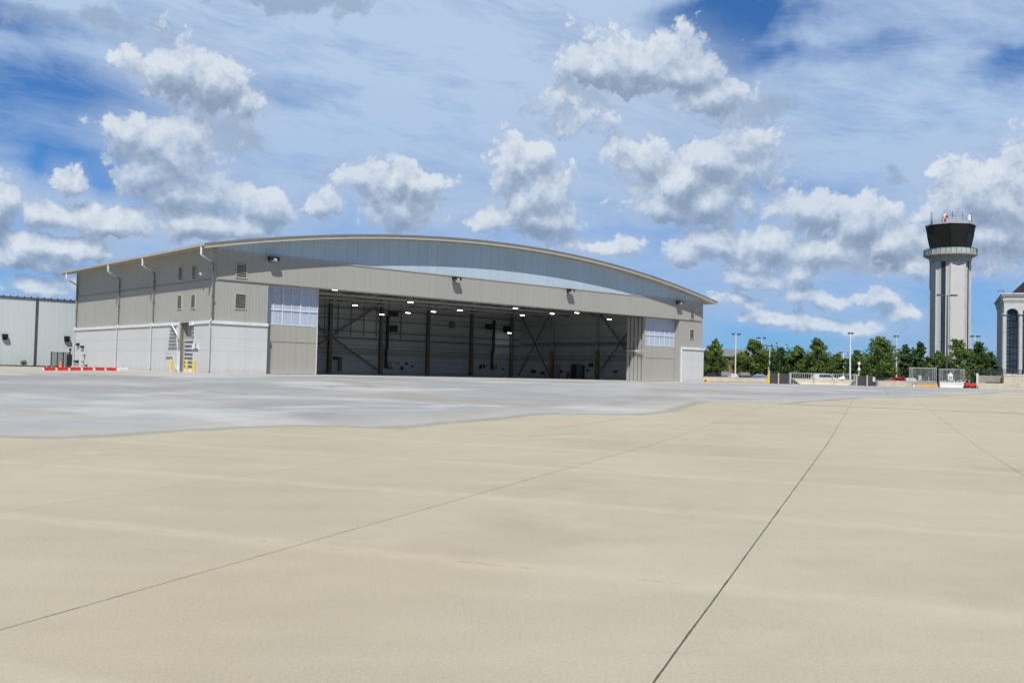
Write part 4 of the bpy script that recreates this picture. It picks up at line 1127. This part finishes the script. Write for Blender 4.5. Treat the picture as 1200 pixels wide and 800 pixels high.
# ------------------------------------------------------------------ cars in the parking lot
def carpaint(name, col): return plain(name, col, .4, 0, var=.03, spec=.35)
paints = {k: carpaint('car_' + k, c) for k, c in dict(blue=(.03, .09, .32), white=(.7, .7, .7), silver=(.38, .39, .41), black=(.02, .02, .024), red=(.45, .03, .025), grey=(.12, .125, .13)).items()}
MAT.update(paints)
def car(kind, paint, label, px, Y, rz):
    o = thing('parked_car', label, 'car', on(px, Y), rz, 'cars parked beyond the low walls')
    if kind == 'sedan':
        prof = [(-2.2, .35), (-2.25, .7), (-1.9, .92), (-1.35, .97), (-.75, 1.38), (.35, 1.42), (1.05, .98), (1.95, .82), (2.25, .65), (2.25, .32)]
        gl = [(-1.2, .98), (-.72, 1.34), (.33, 1.37), (.9, .99)]
    else:
        prof = [(-2.25, .4), (-2.3, 1.0), (-2.15, 1.1), (-1.9, 1.66), (.4, 1.72), (1.05, 1.15), (2.05, 1.0), (2.3, .8), (2.3, .4)]
        gl = [(-1.95, 1.12), (-1.75, 1.6), (.35, 1.65), (.9, 1.14)]
    def section(pr, hwid, ins):
        v = []; n = len(pr)
        top = max(p[1] for p in pr)
        for sg in (-1, 1):
            for x, z in pr: v.append((x, sg * (hwid - (ins * max(0, z - .95) / (top - .95))), z))
        f = [tuple(range(n)), tuple(range(2 * n - 1, n - 1, -1))] + [(i, i + n, (i + 1) % n + n, (i + 1) % n) for i in range(n)]
        return MB().add(v, f)
    section(prof, .88, .22).build('body', paint, o, bevel=.04)
    section(gl, .895, .215).build('side_window', 'glass_dark', o)
    # windscreens
    k = 4 if kind == 'sedan' else 4
    a, b = ((.42, 1.36), (1.0, 1.03)) if kind == 'sedan' else ((.47, 1.66), (1.0, 1.2))
    n_ = Vector((b[1] - a[1], 0, -(b[0] - a[0]))).normalized() * -.03
    MB().add([(a[0] - n_.x * -1, -.6, a[1] + abs(n_.z)), (a[0] - n_.x * -1, .6, a[1] + abs(n_.z)), (b[0] + .03, .72, b[1] + .03), (b[0] + .03, -.72, b[1] + .03),
              (a[0] - .05, -.6, a[1] - .04), (a[0] - .05, .6, a[1] - .04), (b[0] - .05, .72, b[1] - .04), (b[0] - .05, -.72, b[1] - .04)],
             [(0, 1, 2, 3), (7, 6, 5, 4), (0, 4, 5, 1), (1, 5, 6, 2), (2, 6, 7, 3), (3, 7, 4, 0)]).build('windscreen', 'glass_dark', o)
    for x in (-1.38, 1.4):
        for y in (-.82, .82):
            w = MB().tube((x, y - .1, .33), (x, y + .1, .33), .33, n=18).build('wheel', 'rubber', o)
            MB().tube((x, y - .11, .33), (x, y + .11, .33), .2, n=12).build('rim', 'alu', w)
    for y in (-.62, .62):
        MB().box(2.16 if kind == 'sedan' else 2.2, 2.29 if kind == 'sedan' else 2.34, y - .18, y + .18, .62, .76).build('headlight', 'lampglass', o)
        MB().box(-2.31 if kind == 'sedan' else -2.36, -2.2, y - .16, y + .16, .7, .88).build('tail_light', 'red', o)
    return o
car('sedan', 'black', 'black car parked nearest the hangar corner behind the low wall', 834, 158, 1.3)
car('suv', 'grey', 'dark grey tall car behind the low wall, right of the black one', 847, 159, 1.6)
car('sedan', 'silver', 'silver car behind the low wall beside the pale lamp post', 858, 158, 1.45)
car('suv', 'black', 'black tall car behind the low wall left of the blue car', 871, 159, 1.5)
car('sedan', 'blue', 'bright blue car parked behind the low wall before the yellow post', 889, 157, 2.9)
car('suv', 'white', 'white tall car behind the right black panels', 1031, 160, 1.5)
car('sedan', 'grey', 'grey car between the white one and the red one', 1040, 158, 1.4)
car('sedan', 'red', 'red car parked left of the mesh fence', 1052, 157, .25)
car('sedan', 'silver', 'silver car just behind the left end of the mesh fence', 1066, 158, 1.4)
car('suv', 'white', 'white car behind the white railing left of the lamp post', 968, 161, .1)

# ------------------------------------------------------------------ lamp posts
def lamp(px, ytop, Y, label, arms, mat='alu', r_=.13, group='lamp posts in the parking area'):
    p = on(px, Y); o = thing('lamp_post', label, 'lamp post', p, 0, group)
    h = at(px, ytop, Y).z - FLOOR
    MB().tube((0, 0, 0), (0, 0, h), r_, r_ * .65, 10).build('pole', mat, o)
    MB().tube((0, 0, 0), (0, 0, .5), r_ * 2, n=12).build('pole_base', 'conc', o)
    for sx_, lx in arms:
        MB().bar((0, 0, h - .1), (sx_ * lx * .5, 0, h - .02), .06).build('arm', 'pole_dark', o)
        w = MB().box(min(sx_ * lx * .35, sx_ * lx), max(sx_ * lx * .35, sx_ * lx), -.3, .3, h - .1, h + .12).build('lamp_head', 'pole_dark', o)
        MB().box(min(sx_ * lx * .45, sx_ * lx * .9), max(sx_ * lx * .45, sx_ * lx * .9), -.22, .22, h - .14, h - .103).build('lens', 'lampglass', w)
    return o
lamp(861.5, 391.5, 157, 'pale lamp post standing between the first two trees right of the hangar', ((-1, .6), (1, .75)))
lamp(892, 396, 175, 'pale lamp post rising behind the tall second tree', ((-1, .9), (1, .7)))
lamp(901.5, 405.5, 190, 'shorter looking pale lamp post right of the second tree', ((-1, .7), (1, .6)))
lamp(996, 390.5, 140, 'pale lamp post with a small top, standing by the right end of the long barrier', ((1, .35), (-1, .3)), r_=.14)
lamp(1050.3, 394, 165, 'pale lamp post with a dark upper part rising behind the round tree', ((-1, .45), (1, .3)))
lamp(1142, 394, 172, 'pale lamp post between the tower and the terminal', ((-1, .7), (1, .9)))
lamp(1116.5, 399, 178, 'pale lamp post in front of the tower base with one small head', ((-1, .4), (1, .9)))
lamp(1109.3, 346, 150, 'tall dark lamp post with two arms in front of the control tower', ((-1, 1.6), (1, 1.5)), 'pole_dark', .14)
lamp(988, 413, 185, 'distant lamp post between trees left of the long barrier end', ((-1, .8),))
sp = thing('signal_post', 'short post with white round fittings left of the round tree', 'post', on(1006.5, 139))
MB().tube((0, 0, 0), (0, 0, 3.4), .06, n=8).build('pole', 'alu', sp)
for z in (2.35, 3.2): MB().lathe([(.05, -.25), (.2, -.12), (.2, .12), (.05, .25)], 10, (0, 0, z)).build('white_fitting', 'whitep', sp)

# ------------------------------------------------------------------ trees
def tree_mesh(seed, w, h, conical=0., ls=.17, dens=1.):
    random.seed(seed)
    cr = MB(); tr = MB()
    th = h * .28
    tr.tube((0, 0, -.05), (0.05, 0, th), .17, .12, 9); tr.tube((.05, 0, th), (0, .05, h * .8), .12, .03, 7)
    nl = 44
    for i in range(nl):
        t = (i + .5) / nl; z = h * (.20 + .78 * t)
        prof = math.sin(math.pi * min(1, (t * .86 + .16))) ** .7 if not conical else (1 - t) ** .75 * .95 + .1
        rad = w / 2 * prof
        a = random.uniform(0, 6.28); rr = rad * random.uniform(.2, .85)
        c = Vector((math.cos(a) * rr, math.sin(a) * rr, z + random.uniform(-.25, .25)))
        br = w * random.uniform(.13, .21) * (1 - .45 * t)
        tr.tube((0, 0, max(th * .7, z - rr * .8)), tuple(c), .05, .015, 5)
        leafball(cr, c, br, int(95 * dens), ls, .75)
        for _ in range(3):
            d = Vector((random.gauss(0, 1), random.gauss(0, 1), random.gauss(.3, .8))).normalized()
            leafball(cr, c + d * br * 1.05, br * .42, int(22 * dens), ls * .9, .9)
    return cr, tr
def tree(px, ytop, wpx, Y, label, mat='leaf', seed=1, conical=0., name='tree'):
    p = on(px, Y); h = at(px, ytop, Y).z - FLOOR; w = wpx / 1118 * Y * 1.12
    o = thing(name, label, 'tree', p, 0, 'trees beyond the apron')
    cr, tr = tree_mesh(seed, w, h, conical)
    cr.build('crown', mat, o, fix=False); tr.build('trunk', 'bark', o, fix=False)
    return o
trees = [
 (838, 401, 36, 162, 'leafy green tree right against the right end of the hangar', 'leaf', 0),
 (882, 398, 42, 165, 'tall green tree with a yellowish side, right of the first lamp post', 'leaf', 0),
 (868, 415, 18, 172, 'low yellowing tree tucked left of the tall second tree', 'leaf_yellow', 0),
 (914, 407, 28, 168, 'medium green tree behind the yellow post and left black panels', 'leaf_dark', 0),
 (933, 407, 27, 167, 'medium green tree behind the left end of the white railing', 'leaf', 0),
 (957, 399, 38, 164, 'broad tall green tree above the middle of the long barrier', 'leaf', 0),
 (981, 414, 24, 170, 'small green tree left of the pale lamp post at the barrier end', 'leaf', 0),
 (1003, 411, 24, 195, 'dark distant tree behind the lamp post at the barrier end', 'leaf_dark', 0),
 (1031, 397, 47, 158, 'round bushy green tree above the right black panels', 'leaf', 0),
 (1061, 404, 22, 170, 'narrow dark conical tree above the left edge of the mesh fence', 'leaf_dark', 1),
 (1078, 402, 27, 172, 'dark upright tree left of the control tower', 'leaf_dark', 0),
 (1099, 413, 26, 166, 'lower green tree at the left foot of the control tower', 'leaf', 0),
 (1120, 398, 38, 163, 'tall green tree at the right foot of the control tower', 'leaf', 0),
 (1146, 402, 34, 166, 'dark green tree between the tower and the terminal', 'leaf_dark', 0),
 (1161, 413, 18, 168, 'smaller dark tree nearest the terminal building', 'leaf_dark', 0)]
for i, (px, yt, w, Y, lab, mt, con) in enumerate(trees): tree(px, yt, w, Y, lab, mt, 20 + i, con)
random.seed(99)
# far wood and hedge that read as one mass
mb = MB()
for i in range(420):
    px = random.uniform(820, 1180); Y = random.uniform(240, 300); p = on(px, Y)
    h = random.uniform(6.0, 9.0) + 1.5 * math.sin(px * .05)
    leafball(mb, (p.x, p.y, FLOOR + h * .55), h * .5, 60, .45, .9)
tag(mb.build('far_woodland', 'leaf_dark', fix=False), 'dark distant wood closing the view behind the parking lot', 'wood', kind='stuff')
fb = thing('distant_house', 'distant brown building with a grey roof between the first two trees', 'house', on(861, 212), .1)
MB().box(-5, 5, 0, 8, 0, 5.4).build('wall', 'brick', fb); MB().prism([(-.6, 5.4), (8.6, 5.4), (4, 7.2)], 'x', -5.5, 5.5).build('roof', 'rooftile', fb)
for x in (-3, 0, 3): MB().box(x - .6, x + .6, -.05, -.003, 2.6, 4).build('window', 'glass_dark', fb)

# ------------------------------------------------------------------ sky and light
SUN = Vector((-.028, -.693, 1)).normalized()
sl = bpy.data.lights.new('sun', 'SUN'); sl.energy = 5.0; sl.angle = R(.53); sl.color = (1, .955, .88)
so = bpy.data.objects.new('sun', sl); COL.objects.link(so); so.rotation_euler = SUN.to_track_quat('Z', 'Y').to_euler()
W = bpy.data.worlds.new('World'); S.world = W; W.use_nodes = True
nt = W.node_tree; nt.nodes.clear()
out = N(nt, 'ShaderNodeOutputWorld'); 
sky = N(nt, 'ShaderNodeTexSky'); sky.sky_type = 'NISHITA'; sky.sun_disc = False
sky.sun_elevation = math.asin(SUN.z); sky.sun_rotation = math.atan2(SUN.x, SUN.y)
sky.air_density = 1.0; sky.dust_density = .4; sky.ozone_density = 3.0; sky.altitude = 200
gen = N(nt, 'ShaderNodeTexCoord').outputs['Generated']
sep = N(nt, 'ShaderNodeSeparateXYZ'); lk(nt, gen, sep.inputs[0])
az = M(nt, 'ARCTAN2', sep.outputs[0], sep.outputs[1])
el = M(nt, 'ARCSINE', sep.outputs[2])
K = FPX / 100
cq = N(nt, 'ShaderNodeCombineXYZ'); lk(nt, M(nt, 'MULTIPLY', az, K), cq.inputs[0]); lk(nt, M(nt, 'MULTIPLY', el, K), cq.inputs[1])
q = cq.outputs[0]
def dirq(px, py):
    r = ray(px, py).normalized(); return (math.atan2(r.x, r.y) * K, math.asin(r.z) * K, 0)
def field_group(name, blobs, warp, detail_amp, vs, lift=.0):
    g = bpy.data.node_groups.new(name, 'ShaderNodeTree')
    g.interface.new_socket('V', in_out='INPUT', socket_type='NodeSocketVector'); g.interface.new_socket('F', in_out='OUTPUT', socket_type='NodeSocketFloat'); g.interface.new_socket('B', in_out='OUTPUT', socket_type='NodeSocketFloat')
    gi = g.nodes.new('NodeGroupInput'); go = g.nodes.new('NodeGroupOutput')
    v = gi.outputs[0]
    wn_ = noise(g, v, 1.6, 4, .6, out=1)
    wv = VM(g, 'ADD', v, VM(g, 'MULTIPLY', VM(g, 'SUBTRACT', wn_, (.5, .5, .5)), (warp, warp, 0)))
    F = None
    for px, py, rx, ry, wgt in blobs:
        d = VM(g, 'MULTIPLY', VM(g, 'SUBTRACT', wv, dirq(px, py)), (100 / rx, 100 / ry, 0))
        e = M(g, 'MULTIPLY', M(g, 'SUBTRACT', 1., VM(g, 'LENGTH', d)), wgt)
        if F is None: F = e
        else:
            n = N(g, 'ShaderNodeMath', operation='SMOOTH_MAX'); lk(g, F, n.inputs[0]); lk(g, e, n.inputs[1]); n.inputs[2].default_value = .25; F = n.outputs[0]
    vo = N(g, 'ShaderNodeTexVoronoi', feature='SMOOTH_F1'); vo.inputs['Scale'].default_value = vs; vo.inputs['Detail'].default_value = 3.0
    vo.inputs['Roughness'].default_value = .62; vo.inputs['Smoothness'].default_value = .35; vo.inputs['Lacunarity'].default_value = 2.2
    lk(g, wv, vo.inputs['Vector'])
    nz = noise(g, v, 3.2, 7, .62)
    det = M(g, 'ADD', M(g, 'MULTIPLY', M(g, 'SUBTRACT', .42, vo.outputs['Distance']), detail_amp), M(g, 'MULTIPLY', M(g, 'SUBTRACT', nz, .5), detail_amp * 1.1))
    lk(g, M(g, 'ADD', M(g, 'ADD', F, lift), det), go.inputs[0]); lk(g, F, go.inputs[1])
    return g
cum = [(205, 82, 48, 32, 1), (255, 102, 45, 30, 1), (284, 118, 25, 22, .9), (150, 152, 34, 22, 1), (205, 190, 58, 42, 1.1), (222, 222, 52, 24, 1), (180, 165, 30, 25, 1),
       (232, 262, 45, 20, 1), (285, 262, 40, 20, .9), (312, 243, 45, 24, 1), (375, 240, 24, 18, .9), (80, 214, 18, 20, 1), (58, 248, 44, 18, 1), (125, 262, 42, 18, 1), (50, 287, 36, 18, 1), (95, 292, 30, 14, .9), (3, 238, 20, 34, 1),
       (470, 240, 42, 32, 1), (462, 212, 60, 20, .9), (612, 200, 34, 36, 1), (628, 232, 52, 40, 1.1), (590, 250, 40, 22, .7), (640, 255, 50, 20, 1),
       (745, 72, 75, 34, 1.05), (800, 88, 60, 30, 1), (700, 80, 40, 24, .9), (830, 112, 55, 22, .9), (755, 185, 36, 30, 1), (800, 215, 68, 42, 1.1), (845, 190, 55, 30, .9), (785, 240, 60, 26, 1), (835, 240, 45, 24, 1),
       (870, 170, 50, 22, .8), (845, 287, 50, 20, .9), (905, 288, 42, 24, 1), (945, 250, 42, 26, 1), (1010, 258, 40, 30, 1), (1045, 280, 36, 24, .8), (975, 290, 46, 18, .8), (893, 324, 38, 12, .9), (935, 318, 24, 14, .8), (812, 300, 26, 14, .7),
       (1140, 232, 52, 34, 1), (1185, 245, 50, 40, 1), (1160, 275, 60, 24, .9), (1230, 240, 60, 60, 1), (940, 346, 30, 10, .7), (985, 352, 26, 9, .7), (1030, 345, 22, 9, .6), (860, 350, 26, 8, .6), (1070, 316, 26, 12, .8), (905, 372, 34, 8, .6), (960, 378, 30, 7, .6), (1010, 380, 34, 7, .5), (1060, 365, 20, 8, .5),
       (60, 338, 50, 12, .7), (30, 300, 45, 14, .7), (1180, 310, 30, 10, .5), (690, 130, 40, 18, .6), (560, 262, 50, 10, .6), (700, 285, 60, 10, .6)]
def use(g, vec):
    n = nt.nodes.new('ShaderNodeGroup'); n.node_tree = g; lk(nt, vec, n.inputs[0]); return n.outputs[0]
mulc = N(nt, 'ShaderNodeMix', data_type='RGBA', blend_type='MULTIPLY'); mulc.inputs[0].default_value = 1
lk(nt, sky.outputs[0], mulc.inputs[6]); mulc.inputs[7].default_value = (.33, .62, .97, 1)
tint = N(nt, 'ShaderNodeMix', data_type='RGBA', blend_type='MULTIPLY'); tint.inputs[0].default_value = 1; lk(nt, mulc.outputs[2], tint.inputs[6]); lk(nt, mix(nt, rng(nt, el, 0, .22, 0, 1), (.72, .88, 1.1), (1, 1, 1)), tint.inputs[7])
blue = tint.outputs[2]
# veil of high thin cloud with blue gaps
rotn = N(nt, 'ShaderNodeVectorRotate'); rotn.rotation_type = 'Z_AXIS'; rotn.inputs['Angle'].default_value = R(9); lk(nt, q, rotn.inputs['Vector'])
qs = VM(nt, 'MULTIPLY', rotn.outputs[0], (.28, 1.0, 1))
v1 = noise(nt, qs, 1.1, 6, .62, dist=.5); v2 = noise(nt, qs, 3.6, 5, .68, dist=.9)
holes = [(560, 110, 330, 130, -.20), (1020, 170, 260, 80, -.12), (330, 190, 140, 60, -.12), (480, 300, 200, 40, .25), (60, 110, 150, 50, .68), (20, 180, 130, 30, .62), (120, 205, 90, 30, .6), (850, 15, 110, 28, 1.0), (880, 62, 70, 35, .8), (1190, 85, 60, 22, .7), (345, 105, 90, 24, .40), (0, 300, 110, 50, .8), (60, 325, 120, 24, .75), (0, 20, 120, 18, .5),
         (1000, 60, 90, 20, .35), (1150, 345, 120, 45, .45), (880, 400, 140, 30, .45), (960, 225, 120, 16, .45), (700, 270, 300, 14, .3)]
wq = VM(nt, 'ADD', q, VM(nt, 'MULTIPLY', VM(nt, 'SUBTRACT', noise(nt, q, 1.2, 3, .6, out=1), (.5, .5, .5)), (1.2, .6, 0)))
H = None
if True: pass
for px, py, rx, ry, wgt in holes:
    d = VM(nt, 'MULTIPLY', VM(nt, 'SUBTRACT', wq, dirq(px, py)), (100 / rx, 100 / ry, 0))
    e = M(nt, 'MULTIPLY', rng(nt, VM(nt, 'LENGTH', d), 0.25, 1.25, 1, 0, True), wgt)
    H = e if H is None else M(nt, 'ADD', H, e)
veil = M(nt, 'ADD', M(nt, 'ADD', .80, M(nt, 'MULTIPLY', M(nt, 'SUBTRACT', v1, .5), 1.7)), M(nt, 'SUBTRACT', M(nt, 'MULTIPLY', M(nt, 'SUBTRACT', v2, .5), .75), M(nt, 'MULTIPLY', H, .95)))
veil = rng(nt, veil, 0, 1, 0, .93)
base = mix(nt, veil, blue, mix(nt, rng(nt, el, 0, .30, 0, 1), (3.0, 4.35, 6.6), (4.5, 5.75, 7.6)))
wis = [(268, 158, 70, 18, 1), (665, 120, 60, 30, .8), (885, 130, 70, 18, 1), (880, 165, 40, 26, .9), (460, 212, 52, 16, .9), (360, 3, 110, 22, 1.2), (110, 22, 110, 22, .8), (585, 252, 40, 18, .8), (640, 268, 45, 10, .6), (1020, 300, 160, 18, .6), (370, 200, 30, 10, .4), (1042, 212, 14, 12, .5)]
G2 = field_group('WispField', wis, .7, .8, 2.6, .5)
wa = rng(nt, use(G2, q), .0, .6, 0, .72, True)
base = mix(nt, wa, base, (2.7, 3.6, 5.0))
def bgs(c):
    b = N(nt, 'ShaderNodeBackground'); b.inputs[1].default_value = .1; lk(nt, c, b.inputs[0]); return b.outputs[0]
def sector(k, lo, hi):
    sub = [b for b in cum if b[0] + b[2] * 1.6 > lo - 40 and b[0] - b[2] * 1.6 < hi + 40]
    g = field_group('CumulusField%d' % k, [(a, b, c_ * 1.1, d_ * 1.1, w__) for a, b, c_, d_, w__ in sub], .38, .95, 2.3, .84)
    def two(vec):
        n = nt.nodes.new('ShaderNodeGroup'); n.node_tree = g; lk(nt, vec, n.inputs[0]); return n.outputs[0], n.outputs[1]
    F0, B0 = two(q); F1, B1 = two(VM(nt, 'ADD', q, (-.04, .16, 0)))
    alpha = M(nt, 'MULTIPLY', rng(nt, F0, .02, .38, 0, 1, True), rng(nt, v1, .36, .56, .78, 1))
    dB = rng(nt, M(nt, 'MULTIPLY', M(nt, 'SUBTRACT', B0, B1), 1.25), -.5, .5, -.5, .5)
    dF = M(nt, 'MULTIPLY', M(nt, 'SUBTRACT', M(nt, 'SUBTRACT', F0, F1), M(nt, 'SUBTRACT', B0, B1)), .80)
    shade = rng(nt, M(nt, 'ADD', M(nt, 'ADD', dB, dF), M(nt, 'MULTIPLY', M(nt, 'SUBTRACT', .5, F0), .22)), -.62, .62, 0, 1, False)
    cc = N(nt, 'ShaderNodeValToRGB'); lk(nt, shade, cc.inputs[0])
    e_ = cc.color_ramp.elements; e_[0].position = 0.; e_[0].color = (.19, .25, .35, 1); e_[1].position = 1.; e_[1].color = (.66, .715, .78, 1)
    m1 = cc.color_ramp.elements.new(.38); m1.color = (.33, .41, .53, 1); m2 = cc.color_ramp.elements.new(.68); m2.color = (.52, .595, .70, 1)
    cs_ = VM(nt, 'SCALE', cc.outputs[0]); cs_.node.inputs['Scale'].default_value = 10.0
    halo = mix(nt, rng(nt, B0, -.9, .5, 0, .50, True), base, (4.1, 5.1, 6.6))
    return bgs(mix(nt, M(nt, 'MULTIPLY', alpha, M(nt, 'ADD', .70, M(nt, 'MULTIPLY', shade, .26))), halo, cs_))
def pick(f, a, b):
    m = N(nt, 'ShaderNodeMixShader'); lk(nt, f, m.inputs[0]); lk(nt, a, m.inputs[1]); lk(nt, b, m.inputs[2]); return m.outputs[0]
cuts = [-300, 350, 700, 960, 1500]
front = sector(0, cuts[0], cuts[1])
for k in range(1, 4):
    front = pick(M(nt, 'GREATER_THAN', az, dirq(cuts[k], 200)[0] / K), front, sector(k, cuts[k], cuts[k + 1]))
# rest of the sky: plain blue with a thin veil
vb = noise(nt, scalev(nt, gen, (1.2, 1.2, 4)), 2.2, 4, .6, dist=.4)
rb = VM(nt, 'SCALE', blue); rb.node.inputs['Scale'].default_value = .62
rest = bgs(mix(nt, rng(nt, vb, .45, .65, .08, .38), rb, (2.6, 3.2, 4.0)))
inside = M(nt, 'MULTIPLY', rng(nt, M(nt, 'ABSOLUTE', az), .60, .85, 1, 0), M(nt, 'MULTIPLY', rng(nt, el, .48, .62, 1, 0), M(nt, 'GREATER_THAN', el, -.06)))
lk(nt, pick(inside, rest, front), out.inputs[0])
W.cycles.sampling_method = 'MANUAL'; W.cycles.sample_map_resolution = 256

# ------------------------------------------------------------------ camera
cam = bpy.data.cameras.new('camera'); co = bpy.data.objects.new('camera', cam); COL.objects.link(co)
cam.sensor_width = 36; cam.lens = 36 * FPX / 1200; cam.clip_start = .1; cam.clip_end = 12000
# rows of the camera basis in world coordinates
X = Vector((rt.x, fw.x, -dn.x)); Yd = Vector((rt.y, fw.y, -dn.y)); Z = Vector((rt.z, fw.z, -dn.z))
mw = Matrix((( X.x, -Yd.x, -Z.x, 0), (X.y, -Yd.y, -Z.y, 0), (X.z, -Yd.z, -Z.z, EYE), (0, 0, 0, 1)))
co.matrix_world = mw
S.camera = co
S.view_settings.view_transform = 'Standard'; S.view_settings.look = 'None'; S.view_settings.exposure = .1; S.view_settings.gamma = 1
S.view_settings.use_curve_mapping = False
S.cycles.max_bounces = 6; S.cycles.diffuse_bounces = 5
